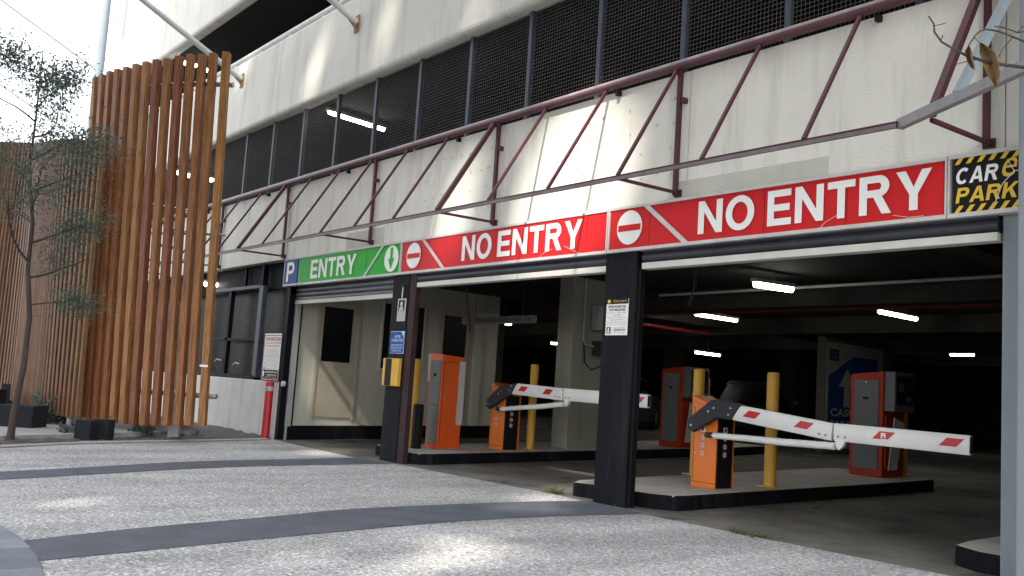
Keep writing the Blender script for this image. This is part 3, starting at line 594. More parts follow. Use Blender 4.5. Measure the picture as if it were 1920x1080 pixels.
th, kid = notice('after_hours_access_notice', 'blue AFTER HOURS ACCESS notice on the left black column', p0, -4.205, -3.85, 1.48, 1.79, 'inkblue')
mb = MB(); p0.rect(mb, -4.197, -3.858, 1.488, 1.782, .008); kid(mb, 'face', 'blue')
mb = MB(); p0.text(mb, 'AFTER', -4.10, -3.94, 1.695, 1.735, d=.010, bold=.02); p0.text(mb, 'HOURS ACCESS', -4.17, -3.875, 1.645, 1.685, d=.010, bold=.02)
for k, s_ in enumerate(('SWIPE ACCESS CARD', 'BELOW TO OPEN', 'ROLLER DOOR')): p0.text(mb, s_, -4.175 + .012 * k, -3.875 - .012 * k, 1.585 - k * .038, 1.61 - k * .038, d=.010, bold=.02)
p0.poly(mb, [(-3.93, 1.782), (-3.858, 1.782), (-3.858, 1.70)], .010); kid(mb, 'lettering', 'inkblue')

th, kid = notice('guard_notice', 'small grey notice with helmeted guard pictogram on the left black column', p0, -4.09, -3.88, 1.93, 2.245, 'signgrey')
mb = MB(); p0.rect(mb, -4.065, -3.905, 2.07, 2.225, .008); kid(mb, 'picture', 'signblack')
mb = MB(); p0.disc(mb, -3.985, 2.17, .034, .010); kid(mb, 'pictogram_head', 'signgrey')
mb = MB(); p0.poly(mb, [(-4.045, 2.075), (-3.925, 2.075), (-3.935, 2.115), (-3.965, 2.135), (-4.005, 2.135), (-4.035, 2.115)], .010); kid(mb, 'pictogram_shoulders', 'signgrey')
mb = MB()
for z in (2.045, 2.02, 1.995, 1.97, 1.945): p0.text(mb, 'GUARDED PREMISES' if z > 2.04 else 'SECURITY PATROLS 24 HOURS', -4.07, -3.90, z, z + .014, d=.009)
kid(mb, 'lettering', 'inkgrey')
MB().tube([(-3.97, -.02, 2.25), (-3.965, -.02, 2.40)], .009, 8).build('hanging_rod', 'galv', th).matrix_parent_inverse = Matrix.Translation(-th.location)
B(-3.985, -3.945, -.03, -.001, 2.40, 2.43).build('hanging_clip', 'armgrey', th).matrix_parent_inverse = Matrix.Translation(-th.location)

pt = front(-.03)
th, kid = notice('tow_away_sign', 'white and red TOW AWAY ZONE sign above the red bollard', pt, -8.36, -7.69, .975, 1.775, 'white')
mb = MB()
for a in ((-8.345, -7.70, 1.735, 1.75), (-8.345, -8.33, 1.16, 1.735), (-8.345, -7.70, .985, 1.01)): pt.rect(mb, *a, .008)
kid(mb, 'border', 'inkred')
mb = MB(); pt.text(mb, 'TOW AWAY ZONE', -8.29, -7.70, 1.645, 1.715, d=.009, bold=.02); pt.text(mb, '31 DALY STREET, SOUTH YARRA', -8.31, -7.70, 1.59, 1.625, d=.009); pt.text(mb, 'THIS IS PRIVATE PROPERTY', -8.29, -7.72, 1.54, 1.575, d=.009)
for k in range(3): pt.text(mb, 'Unauthorised vehicles will be towed', -8.26 + .02 * k, -7.74, 1.487 - .035 * k, 1.507 - .035 * k, d=.009)
kid(mb, 'lettering', 'inkred')
mb = MB()
pt.rect(mb, -8.32, -7.70, 1.385, 1.392, .009)
for k, s_ in enumerate(('For enquiries', 'Vehicles towed at the owners risk and cost', 'Release fees apply to all vehicles', 'Photographs may be taken', 'Cash and card only', 'No responsibility taken')): pt.text(mb, s_, -8.30 + .05 * (k % 2), -7.74, 1.345 - k * .037, 1.365 - k * .037, d=.009)
for k in range(3): pt.rect(mb, -8.31 + k * .03, -8.29 + k * .03, 1.16, 1.185 + .02 * (k == 1), .009)
kid(mb, 'lettering', 'inkgrey')
mb = MB(); pt.rect(mb, -8.345, -7.70, 1.01, 1.15, .008); kid(mb, 'footer', 'signblack')
mb = MB(); pt.disc(mb, -8.28, 1.08, .055, .010, sx=.7); pt.text(mb, 'anytimetowing.com', -8.21, -7.72, 1.09, 1.13, d=.010, bold=.02); pt.text(mb, '0408 025 263', -8.12, -7.76, 1.05, 1.075, d=.010, bold=.02); pt.text(mb, 'www.anytimetowing.com', -8.19, -7.74, 1.022, 1.036, d=.010); kid(mb, 'lettering', 'white')

# card reader guard on the left column
cr = thing('card_reader', 'yellow and black card reader box on the left black column', 'card reader', (-4.07, 0, 1.03))
def kidof(th):
    def k(mb, n, mt, bevel=0, smooth=False, parent=None):
        o = mb.build(n, mt, None, bevel=bevel, smooth=smooth); o.parent = parent or th
        o.matrix_parent_inverse = Matrix.Translation(-th.location); return o
    return k
k = kidof(cr)
k(B(-4.285, -3.87, -.05, -.002, 1.03, 1.41), 'backplate', 'yellow', .004); k(B(-4.20, -4.06, -.065, -.051, 1.035, 1.405), 'reader', 'black', .006)
k(MB().add([(-4.028, -.051, 1.05), (-3.875, -.051, 1.05), (-3.86, -.051, 1.40), (-4.028, -.051, 1.40), (-4.028, -.06, 1.05), (-3.90, -.055, 1.05), (-3.88, -.055, 1.40), (-4.028, -.06, 1.40)], [(0, 1, 5, 4), (4, 5, 6, 7), (3, 7, 6, 2), (0, 4, 7, 3), (1, 2, 6, 5)]), 'side_guard', 'yellow')

# ================================================================== ISLANDS
def island(label_name, pts, h, y_end):
    mb = MB(); n = len(pts)
    mb.v = [(x, y, fz(y) - .02) for x, y in pts] + [(x, y, fz(y) + h) for x, y in pts]
    mb.f = [tuple(range(n, 2 * n))] + [(i, (i + 1) % n, (i + 1) % n + n, i + n) for i in range(n)]
    o = mb.build('traffic_island', 'island', None, bevel=.03, seg=3); o.data.materials.append(M['kerbblack']); struct(o)
    for p in o.data.polygons: p.material_index = 0 if p.normal.z > .7 else 1
    return o
def densify(a, b, n): return [(a[0] + (b[0] - a[0]) * i / n, a[1] + (b[1] - a[1]) * i / n) for i in range(n)]
island('i2', [(-.55, .30), (-.42, .10), (-.2, .16), (.55, .22), (.80, .34)] + densify((.83, .5), (.95, 4.9), 5) + [(.93, 5.3), (-.5, 5.3)] + densify((-.55, 5.0), (-.55, .9), 5), .15, 5.3)
island('i1', [(-4.9, .30), (-3.72, .12), (-3.56, .2)] + densify((-3.5, .36), (-3.44, 7.6), 8) + [(-3.6, 8), (-4.8, 8)] + densify((-4.9, 7.6), (-4.9, .6), 8), .15, 8)
island('i3', [(3.52, .62), (3.56, .34), (3.8, .2), (4.6, .2), (4.6, 5), (3.56, 5)], .15, 5)
island('i0', [(-7.618, .05), (-7.56, .05), (-7.52, .15), (-7.5, 4.6), (-7.618, 4.6)], .24, 4)
def top(y): return fz(y) + .15

# ================================================================== BOLLARDS
def bollard(x, y, z, h, r, m_, label, group=None, name='bollard', cat='bollard', plate=True):
    t = thing(name, label, cat, (x, y, z), group)
    prof = [(0, 0), (r, 0)] ; mb = MB()
    mb.tube([(0, 0, 0), (0, 0, h - .02), (0, 0, h - .006), (0, 0, h)], [r, r, r * .93, r * .7], 24); mb.build('post', m_, t, smooth=True)
    if plate: B(-r * 1.6, r * 1.6, -r * 1.6, r * 1.6, .0005, .012).build('base_plate', m_, t)
    return t
bollard(.66, 2.09, top(2.09), 1.275, .068, 'yellow', 'yellow steel bollard right of the nearer barrier gate cabinet')
bollard(-.50, 2.2, top(2.2), 1.29, .068, 'yellow', 'yellow steel bollard just behind the nearer barrier gate cabinet, on its left')
bollard(-3.95, 6.57, top(6.57), 1.20, .068, 'yellow', 'yellow bollard in the dark, only its top visible behind the nearer barrier cabinet')
bollard(.41, 5.42, top(5.25), 1.24, .07, 'yellow', 'yellow bollard half hidden behind the ticket machine near the blue arrow sign')
bollard(-3.80, 2.33, top(2.3), 1.285, .062, 'yellow', 'yellow steel bollard behind the farther barrier gate cabinet in the middle bay')
bollard(-4.52, .66, top(.66), 1.28, .07, 'yellow', 'yellow bollard squeezed between the left black column and the orange ticket machine')
bollard(-4.25, .58, top(.58), .63, .075, 'black', 'short black bollard in front of the orange ticket machine', plate=False)
t = bollard(-7.70, -.16, 0, .95, .07, 'bollred', 'red steel bollard against the low wall at the left jamb', plate=False)
MB().tube([(0, 0, .80), (0, 0, .87)], .0712, 24, cap=False).build('reflective_band', 'signgrey', t, smooth=True)
mb = MB()
for a in range(6):
    an = -math.pi / 2 - .5 + a * .22; mb.add([(.0718 * math.cos(an + e), .0718 * math.sin(an + e), z) for e, z in ((0, .82), (.11, .82), (.11, .85), (0, .85))], [(0, 1, 2, 3)])
mb.build('band_print', 'blue', t)

# ================================================================== BARRIER GATES
def barrier(x, y, z, label, droop, L1, L2, zc, logo):
    """Cabinet with its front left foot at x, y; the folding boom reaches towards +x."""
    t = thing('barrier_gate', label, 'barrier gate', (x, y, z))
    # cabinet with a sloping lid
    mb = MB(); w, d = .33, .31; zl, zr = .975, .86
    mb.add([(0, 0, 0), (w, 0, 0), (w, d, 0), (0, d, 0), (0, 0, zl), (w, 0, zr), (w, d, zr), (0, d, zl)], [(0, 3, 2, 1), (4, 5, 6, 7), (0, 1, 5, 4), (1, 2, 6, 5), (2, 3, 7, 6), (3, 0, 4, 7)])
    cab = mb.build('cabinet', 'orange', t, bevel=.008)
    mb = MB(); mb.add([(-.008, -.012, zl - .06), (w + .006, -.012, zr - .05), (w + .006, d, zr - .05), (-.008, d, zl - .06), (-.008, -.012, zl + .012), (w + .006, -.012, zr + .012), (w + .006, d, zr + .012), (-.008, d, zl + .012)], [(0, 3, 2, 1), (4, 5, 6, 7), (0, 1, 5, 4), (1, 2, 6, 5), (2, 3, 7, 6), (3, 0, 4, 7)])
    mb.build('lid', 'orange', cab, bevel=.012)
    B(w + .001, w + .012, .012, d - .045, .012, zr - .06).build('side_panel', 'cabblack', cab, bevel=.003)
    B(.0, w, -.0012, -.0002, .055, .060).build('seam', 'black', cab); B(.02, .026, -.0012, -.0002, .06, .86).build('seam', 'black', cab); MB().tube([(.05, 0, .36), (.05, -.006, .36)], .011, 12).build('keyhole', 'galv', cab)
    B(.02, w - .02, .03, d - .03, -.012, 0).build('plinth', 'armgrey', cab)
    fp_ = Plane((0, 0, 0), (1, 0, 0), (0, 0, 1), (0, -1, 0)); sp_ = Plane((w + .012, 0, 0), (0, 1, 0), (0, 0, 1), (1, 0, 0))
    for pl_, c in ((fp_, .145), (sp_, .13)):
        mb = MB(); pl_.rect(mb, c - .035, c + .035, .595, .655, .002)
        for i in range(3): pl_.disc(mb, c, .535 - i * .085, .032, .002)
        mb.build('sticker', 'white', cab)
        mb = MB()
        for i in range(3): pl_.ring(mb, c, .535 - i * .085, .024, .031, .004)
        mb.build('sticker_ring', 'inkred', cab)
        mb = MB(); pl_.poly(mb, [(c - .022, .605), (c + .005, .605), (c + .028, .645), (c - .018, .64)], .004)
        for i in range(3): pl_.rect(mb, c - .009, c + .009, .523 - i * .085, .547 - i * .085, .005)
        mb.build('sticker_symbol', 'ink', cab)
    # rocker arm
    yb = -.075; a = (.05, yb, .655); b_ = (.33, yb, .865); c_ = (.62, yb, zc)
    mb = MB(); q = [(.01, .62), (.08, .585), (.40, .755), (.60, zc - .085), (.72, zc + .085), (.45, .955), (.32, .945), (.015, .73)]
    mb.prism(q, 'y', yb - .035, yb + .035); arm = mb.build('rocker_arm', 'armgrey', t, bevel=.014)
    for px_, pz in ((.07, .66), (.30, .82), (.37, .86), (.56, zc - .03), (.59, zc + .04)): MB().tube([(px_, yb - .036, pz), (px_, yb - .046, pz)], .012, 8).build('bolt', 'galv', arm)
    MB().tube([(.2, yb + .02, .76), (.2, .02, .76)], .05, 14).build('shaft', 'armgrey', arm, smooth=True)
    # boom in two sections
    def section(x0, z0, x1, z1, slant, bars, lg=None):
        u = Vector((x1 - x0, 0, z1 - z0)); Ln = u.length; u.normalize(); wv = Vector((-u.z, 0, u.x)); hh = .082
        o3 = Vector((x0, yb, z0)); mb = MB()
        prof = [(-.03, -hh + .02), (-.018, -hh), (.018, -hh), (.03, -hh + .02), (.03, hh - .02), (.018, hh), (-.018, hh), (-.03, hh - .02)]
        n = len(prof)
        def P(s_, p): return o3 + u * (s_ + (slant * p[1] if s_ == 0 else 0)) + Vector((0, p[0], 0)) + wv * p[1]
        mb.v = [tuple(P(0, p)) for p in prof] + [tuple(P(Ln, p)) for p in prof]
        mb.f = [tuple(range(n)), tuple(reversed(range(n, 2 * n)))] + [(i, i + n, (i + 1) % n + n, (i + 1) % n) for i in range(n)]
        sec = mb.build('boom_section', 'boom', t, smooth=True)
        for s_ in bars:
            mb = MB(); w2 = .075; h2 = .036; sk = .035
            mb.add([o3 + u * (s_ + aa) + Vector((0, -.0325, 0)) + wv * bb for aa, bb in ((-w2 - sk, -h2 + .012), (w2 - sk, -h2 + .012), (w2 + sk, h2 + .012), (-w2 + sk, h2 + .012))], [(0, 1, 2, 3)])
            mb.build('reflector', 'boomred', sec)
        if lg:
            p = Plane(o3 + Vector((0, -.031, 0)), u, wv, (0, -1, 0)); mb = MB(); p.text(mb, 'FI', lg - .045, lg + .0, -.012, .035, d=.004, bold=.06); p.rect(mb, lg - .05, lg + .05, -.026, -.02, .004); mb.build('maker_mark', 'boom' if lg else 'boom', sec)
        for s_ in ((Ln - .06, Ln - .13) if slant else (.05, .12)):
            q = o3 + u * s_ - wv * .04; MB().tube([q + Vector((0, -.03, 0)), q + Vector((0, -.037, 0))], .008, 8).build('rivet', 'armgrey', sec)
        if not slant:
            e = o3 + u * Ln; mb = MB(); mb.add([tuple(e + u * .004 + Vector((0, p[0] * .8, 0)) + wv * p[1] * .85) for p in prof], [tuple(range(n))]); mb.build('end_cap', 'armgrey', sec)
        return sec
    section(.63, zc, .63 + L1, zc - droop, .75, [.22, L1 - .30])
    section(.63 + L1 + .02, zc - droop + .003, .63 + L1 + L2, zc - droop - .012, 0, [.50, L2 - .17] if logo else [L2 - .17], .52 if logo else None)
    xk = .63 + L1; zk = zc - droop
    mb = MB(); mb.beam((xk - .05, yb + .01, zk - .05), (xk + .06, yb + .01, zk - .05), .03, .06); mb.build('hinge', 'armgrey', t)
    # parallel link bar underneath
    ls = (.36, yb - .01, zc - .30 + .04); le = (xk + .03, yb - .01, zk - .085 - .045)
    if not logo: ls = (.36, yb - .01, .60)
    s_, e_ = Vector(ls), Vector(le)
    lk = MB().tube([s_, s_.lerp(e_, .3), s_.lerp(e_, .6) - Vector((0, 0, .006)), e_], [.032, .034, .037, .036], 12).build('link_bar', 'boom', t, smooth=True)
    MB().tube([s_ - Vector((.075, 0, 0)), s_], .012, 8).build('rod_end', 'galv', lk); MB().tube([s_ - Vector((.075, .03, 0)), s_ + Vector((-.075, .06, 0))], .03, 12).build('pivot', 'armgrey', lk)
    MB().tube([e_, e_ + Vector((.05, 0, .003))], .011, 8).build('rod_end', 'galv', lk)
    MB().prism([(xk + .03, zk - .07), (xk + .14, zk - .07), (xk + .11, zk - .13), (xk + .07, zk - .165), (xk + .045, zk - .14)], 'y', yb - .025, yb + .02).build('link_bracket', 'boom', t, bevel=.004)
    return t
barrier(.28, 1.19, top(1.19), 'nearer barrier gate with orange cabinet, white boom lowered across the right bay', .115, 1.13, 1.28, .83, True)
barrier(-4.06, 1.74, top(1.74), 'farther barrier gate with orange cabinet, boom passing behind the middle black column', .035, 1.06, 1.55, .91, False)

# ================================================================== TICKET MACHINES
def ticket_small(x, y, z, label):
    t = thing('ticket_machine', label, 'ticket machine', (x, y, z)); w, d, h = .31, .40, 1.375
    mb = MB(); mb.add([(0, 0, 0), (w, 0, 0), (w, d, 0), (0, d, 0), (0, 0, h), (w, 0, h - .015), (w, d, h - .04), (0, d, h - .02)], [(0, 3, 2, 1), (4, 5, 6, 7), (0, 1, 5, 4), (1, 2, 6, 5), (2, 3, 7, 6), (3, 0, 4, 7)])
    b_ = mb.build('body', 'redorange', t, bevel=.01); b_.data.materials[0] = M['orange2']
    f = B(.04, w - .02, -.012, -.001, .07, h - .1).build('front_panel', 'cabgrey', t, bevel=.004)
    B(.0405, w - .0205, -.0135, -.0122, .62, .626).build('seam', 'black', f); B(w + .0003, w + .0015, .03, .036, .05, h - .12).build('seam', 'black', t); B(w + .0003, w + .0015, .036, d - .11, h - .13, h - .124).build('seam', 'black', t)
    MB().tube([(w, .07, .72), (w + .006, .07, .72)], .014, 12).build('keyhole', 'galv', t)
    B(.12, .19, -.016, -.0125, h - .34, h - .295).build('lock', 'black', f); B(-.05, -.001, -.01, .14, h - .42, h - .01).build('card_slot_housing', 'signgrey', t, bevel=.01); B(w + .001, w + .03, d - .1, d, .35, h - .1).build('rear_housing', 'signgrey', t, bevel=.006)
    return t
M['orange2'] = mat('bright_orange_paint', (.70, .10, .012), .4, var=.07, scale=3, streak=(.5, .09, .02), streakamt=.35, chip=(.25, .10, .05), chipamt=.4, chiplim=.69, chipscale=12)
ticket_small(-4.42, .84, top(.9), 'orange and grey ticket machine just inside the left black column')
M['redorange'] = mat('shaded_red_orange_paint', (.30, .030, .008), .5, var=.12, scale=3, spec=.2, streak=(.2, .03, .012), streakamt=.4)  # darker copy of the cabinet red, indoor shade put into the colour
M['cabgrey2'] = mat('shaded_grey_door', (.115, .118, .122), .55, var=.15, scale=5, spec=.2)  # door grey darkened to stand in for the shade deeper inside
def ticket_big(x, y, z, label, paper=True):
    t = thing('ticket_machine', label, 'ticket machine', (x, y, z)); w, d, h = .47, .55, 1.36
    mb = MB(); mb.add([(0, 0, 0), (w, 0, 0), (w, d, 0), (0, d, 0), (0, 0, h - .03), (w, 0, h + .02), (w, d, h + .02), (0, d, h - .03)], [(0, 3, 2, 1), (4, 5, 6, 7), (0, 1, 5, 4), (1, 2, 6, 5), (2, 3, 7, 6), (3, 0, 4, 7)])
    mb.build('body', 'redorange', t, bevel=.012)
    f = B(.06, w - .06, -.014, -.001, .10, h - .1).build('front_panel', 'cabgrey2', t, bevel=.005); B(.19, .27, -.018, -.0145, h - .36, h - .325).build('lock', 'black', f); B(.22, .24, -.018, -.0145, h - .14, h - .12).build('handle', 'galv', f)
    hd = B(w + .001, w + .15, .02, d - .02, .86, h + .02).build('reader_head', 'cabgrey2', t, bevel=.012)
    hp = Plane((w + .15, 0, 0), (0, 1, 0), (0, 0, 1), (1, 0, 0)); mb = MB(); hp.rect(mb, .06, d - .06, .95, h - .03, .003); mb.build('display', 'signblack', hd)
    mb = MB(); hp.rect(mb, .10, .24, 1.12, 1.24, .005); mb.build('button', 'cabgrey2', hd); mb = MB(); hp.rect(mb, .30, .42, 1.0, 1.06, .005); mb.build('slot', 'cabgrey2', hd)
    B(w + .001, w + .02, .04, d - .04, .12, .80).build('recess_panel', 'redorange', t, bevel=.004)
    if paper: MB().add([(w + .025, .10, .10), (w + .025, .34, .10), (w + .10, .36, .72), (w + .10, .10, .78), (w + .035, .10, .10), (w + .11, .10, .78)], [(0, 1, 2, 3), (0, 3, 5, 4)]).build('ticket_tray', 'signgrey', t)
    return t
ticket_big(.10, 4.62, top(4.7), 'red orange ticket machine with grey door in front of the blue arrow sign')
ticket_big(-4.0, 5.42, top(5.4), 'dim red ticket machine seen between the middle column and the nearer barrier cabinet')

# ================================================================== GARAGE INTERIOR
pil = thing('concrete_pillar', 'tall pale concrete pillar with conduits behind the middle black column', 'pillar', (-4, 3.5, top(3)))
k = kidof(pil)
M['pier'] = mat('shaded_pier_paint', (.09, .09, .08), .9, var=.2, scale=1.5, spec=.2)  # white pier paint darkened to imitate the deep indoor shade
M['pierboard'] = mat('shaded_sign_board', (.30, .30, .28), .7, var=.15)  # board white lowered in colour for the dim light there
M['pierblue'] = mat('shaded_blue_sign', (.010, .055, .22), .6, var=.1, spec=.2)  # sign blue dimmed in its colour, shade painted in
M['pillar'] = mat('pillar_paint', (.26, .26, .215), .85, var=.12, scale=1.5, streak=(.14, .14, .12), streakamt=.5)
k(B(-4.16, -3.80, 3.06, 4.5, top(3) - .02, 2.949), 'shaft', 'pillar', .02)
for y in (3.95, 4.05): k(MB().tube([(-3.78, y, top(3)), (-3.78, y, 1.72)], .018, 8), 'conduit', 'pipegr', 0, True)
k(MB().tube([(-3.78, 3.28, 2.94), (-3.78, 3.28, 1.98), (-3.77, 3.32, 1.88), (-3.76, 3.5, 1.86)], .02, 8), 'conduit', 'pipegr', 0, True)
bx = thing('meter_box', 'grey electrical meter box on the pale pillar', 'meter box', (-3.73, 3.75, 2.1)); k = kidof(bx)
k(B(-3.795, -3.62, 3.45, 4.05, 2.12, 2.52), 'case', 'pipegr', .01); k(B(-3.619, -3.612, 3.72, 3.95, 2.33, 2.43), 'dial_window', 'black'); k(B(-3.619, -3.612, 3.74, 3.95, 2.22, 2.28), 'dial_window', 'black')
bx = thing('cable_box', 'dark cable box below the meter box on the pale pillar', 'cable box', (-3.73, 3.8, 1.7)); k = kidof(bx)
k(B(-3.795, -3.60, 3.5, 4.2, 1.72, 1.95), 'case', 'armgrey', .008); k(MB().tube([(-3.78, 3.30, 1.95), (-3.76, 3.32, 1.6), (-3.74, 3.45, 1.48), (-3.74, 3.65, 1.55), (-3.74, 3.72, 1.72)], .012, 6), 'cable', 'black', 0, True)
# clearance bar on chains
M['dimbar'] = mat('shaded_bar_paint', (.15, .15, .145), .7, var=.25, scale=6)  # bar colour darkened to imitate the dimness inside the bay
cb = thing('clearance_bar', 'hanging maximum clearance height bar on chains in the middle bay', 'clearance bar', (-4.85, 2.4, 2.13)); k = kidof(cb)
k(B(-5.78, -3.90, 2.32, 2.40, 2.13, 2.25), 'bar', 'dimbar', .01)
pb = front(2.32); mb = MB(); pb.text(mb, 'CAUTION', -5.74, -5.44, 2.155, 2.225, d=.003, bold=.02); k(mb, 'lettering', 'inkred')
mb = MB(); pb.text(mb, 'MAXIMUM CLEARANCE HEIGHT 2.0 M', -5.38, -3.96, 2.155, 2.225, d=.003, bold=.02); k(mb, 'lettering', 'ink')
def chain(a, b_, n, kk, r=.012):
    a = Vector(a); b_ = Vector(b_); d = (b_ - a).normalized(); s1 = d.orthogonal().normalized(); s2 = d.cross(s1); L_ = (b_ - a).length / n; mb = MB()
    for i in range(n):
        c = a.lerp(b_, (i + .5) / n); s_ = s1 if i % 2 else s2
        mb.tube([c + (d * math.cos(t_) * L_ * .62 + s_ * math.sin(t_) * L_ * .3) for t_ in [2 * math.pi * q / 8 for q in range(9)]], r * .35, 4, cap=False)
    return kk(mb, 'chain', 'armgrey')
for x in (-5.45, -4.2): chain((x, 2.36, 2.95), (x, 2.36, 2.25), 14, k)
def hoist(label, pts):
    c = thing('door_chain', label, 'chain', pts[0]); kk = kidof(c)
    for a, b_ in zip(pts[:-1], pts[1:]): chain(a, b_, max(4, int((Vector(b_) - Vector(a)).length / .05)), kk, .016)
hoist('slanting roller door chain loop beside the left black column, upper run', [(-3.3, .5, 2.78), (-3.75, 1.0, 2.05), (-4.0, 1.2, 1.9)])
hoist('slanting roller door chain loop in the top left of the right bay', [(.75, .6, 2.6), (.62, .7, 2.25), (.55, .72, 2.1)])
# lights
def tubelight(a, b_, label, guard=False):
    a = Vector(a); b_ = Vector(b_); t = thing('tube_light', label, 'light', (a + b_) / 2, 'tube lights in the car park'); k = kidof(t)
    up = Vector((0, 0, .03)); d = (b_ - a).normalized()
    k(MB().beam(a + up - d * .04, b_ + up + d * .04, .09, .05), 'fitting', 'fitting'); k(MB().tube([a - Vector((0, 0, .025)), b_ - Vector((0, 0, .025))], .03 if not guard else .045, 10), 'lamp', 'tube', 0, True)
    if a.z > 2 and a.z < 2.9: k(MB().tube([(a + b_) / 2 + up, ((a + b_) / 2).xy.to_3d() + Vector((0, 0, 2.945))], .012, 6), 'hanger', 'pipegr')
    return t
tubelight((-.72, 3.55, 2.76), (-.60, 4.22, 2.76), 'bright caged tube light nearest the street in the right bay', True)
tubelight((-4.49, 6.83, 2.76), (-4.49, 8.07, 2.76), 'tube light in front of the lit beam above the nearer barrier cabinet')
tubelight((-.95, 7.16, 2.76), (-.97, 8.38, 2.76), 'tube light above the blue arrow sign, right of it')
tubelight((-8.35, 11.5, 2.35), (-8.6, 12.75, 2.36), 'lower tube light deep inside above the nearer boom')
tubelight((-4.58, 17.1, 2.75), (-3.95, 17.0, 2.75), 'far tube light at the right edge of the right bay')
tubelight((-6.15, 6.6, 2.76), (-6.20, 6.95, 2.76), 'tiny tube light glimpsed right of the middle black column')
tubelight((-11.9, 7.5, 2.76), (-11.4, 7.9, 2.76), 'tube light behind the clearance bar')
tubelight((-14.5, 12, 2.6), (-14.0, 12.6, 2.6), 'tube light deep in the middle bay left of the yellow bollard')
def decklight(a, b_, label): return tubelight(a, b_, label)
decklight((-7.56, .40, 5.74), (-7.72, 1.62, 5.74), 'long tube light behind the wire mesh of the first deck', )
for i, (x, y, z) in enumerate(((-15.70, .40, 8.62), (-15.68, .65, 8.62), (-15.8, .98, 8.62), (-15.1, .36, 5.74), (-15.2, .66, 5.74), (-15.2, 1.19, 5.74), (-11.6, .05, 2.84), (-11.5, .22, 2.84))):
    t = thing('bulkhead_light', 'small round bulkhead light %s behind the timber slats, %s' % (('at the top', 'at the top', 'at the top', 'at mid height', 'at mid height', 'at mid height', 'low down', 'low down')[i], ('leftmost', 'second', 'rightmost', 'leftmost', 'second', 'rightmost', 'left one', 'right one')[i]), 'light', (x, y, z))
    k = kidof(t); k(MB().tube([(x, y, z), (x, y, z + .05)], .08, 14), 'base', 'fitting', 0, True); k(MB().tube([(x, y, z - .075), (x, y, z - .05), (x, y, z)], [.04, .07, .075], 14), 'lamp', 'tube', 0, True)
# pipes under the ceiling
tag(MB().tube([(-10, 6.3, 2.70), (3.9, 6.3, 2.72)], .04, 10).build('sprinkler_pipe', 'piperd', smooth=True), 'long red sprinkler pipe crossing under the garage ceiling', 'pipe')
tag(MB().tube([(-5.9, 5.65, 2.58), (-5.9, 9.0, 2.56)], .035, 10).build('sprinkler_pipe', 'piperd', smooth=True), 'short red sprinkler branch pipe left of the lit beam', 'pipe')
tag(MB().tube([(-3.4, 4.6, 2.80), (4.0, 4.6, 2.84)], .022, 8).build('conduit_run', 'pipegr', smooth=True), 'thin grey conduit running beneath the garage ceiling behind the caged light', 'pipe')
# blue arrow sign on a pier
pier = thing('sign_pier', 'pale concrete pier carrying the blue casual parking arrow sign', 'pillar', (-4.1, 11.3, fz(9))); k = kidof(pier)
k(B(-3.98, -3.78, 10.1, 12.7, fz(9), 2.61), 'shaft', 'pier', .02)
ps = Plane((-3.779, 10.1, 0), (0, 1, 0), (0, 0, 1), (1, 0, 0))
th, kid = notice('casual_parking_sign', 'blue CASUAL PARKING sign with white arrow deep in the garage', ps, .03, 2.25, .32, 2.50, 'pierboard')
mb = MB(); ps.poly(mb, [(.12, .45), (2.0, .45), (2.0, 2.25), (1.05, 2.25), (.12, 1.80)], .009); kid(mb, 'face', 'pierblue')
mb = MB(); ps.poly(mb, [(.70, 1.18), (.94, 1.18), (.94, 1.60), (1.14, 1.60), (.82, 1.98), (.50, 1.60), (.70, 1.60)], .012)
for s_, z in (('CASUAL', .98), ('PARKING', .74), ('THIS WAY', .50)): ps.text(mb, s_, .22, 1.6, z, z + .16, d=.012, bold=.02)
kid(mb, 'lettering', 'signgrey')
mb = MB(); ps.rect(mb, .14, .48, 2.12, 2.36, .010); kid(mb, 'logo_plate', 'signblack')
mb = MB(); ps.text(mb, 'CARe', .17, .45, 2.25, 2.33, d=.013); ps.text(mb, 'PARK', .17, .45, 2.15, 2.23, d=.013); kid(mb, 'lettering', 'inkgrey')
# dark cabinet of a farther lane
t = thing('lane_cabinet', 'dim orange and black cabinet of a farther lane, right of the middle column', 'cabinet', (-9.2, 8.6, fz(8))); k = kidof(t)
k(B(-9.5, -9.05, 8.4, 8.7, fz(8), 1.35), 'body', 'orange2', .01); k(B(-9.049, -9.03, 8.42, 8.9, fz(8) + .05, 1.3), 'side_panel', 'cabblack', .005)
for x, y, lab in ((-12, 15, 'dark square garage column deep in the middle bay'), (2.2, 15.5, 'dark square garage column deep in the right bay'), (-8.9, 16.5, 'dark square garage column behind the parked car')):
    c = B(x - .3, x + .3, y - .3, y + .3, fz(9), 2.949).build('garage_column', 'inner', None, bevel=.02); tag(c, lab, 'column')
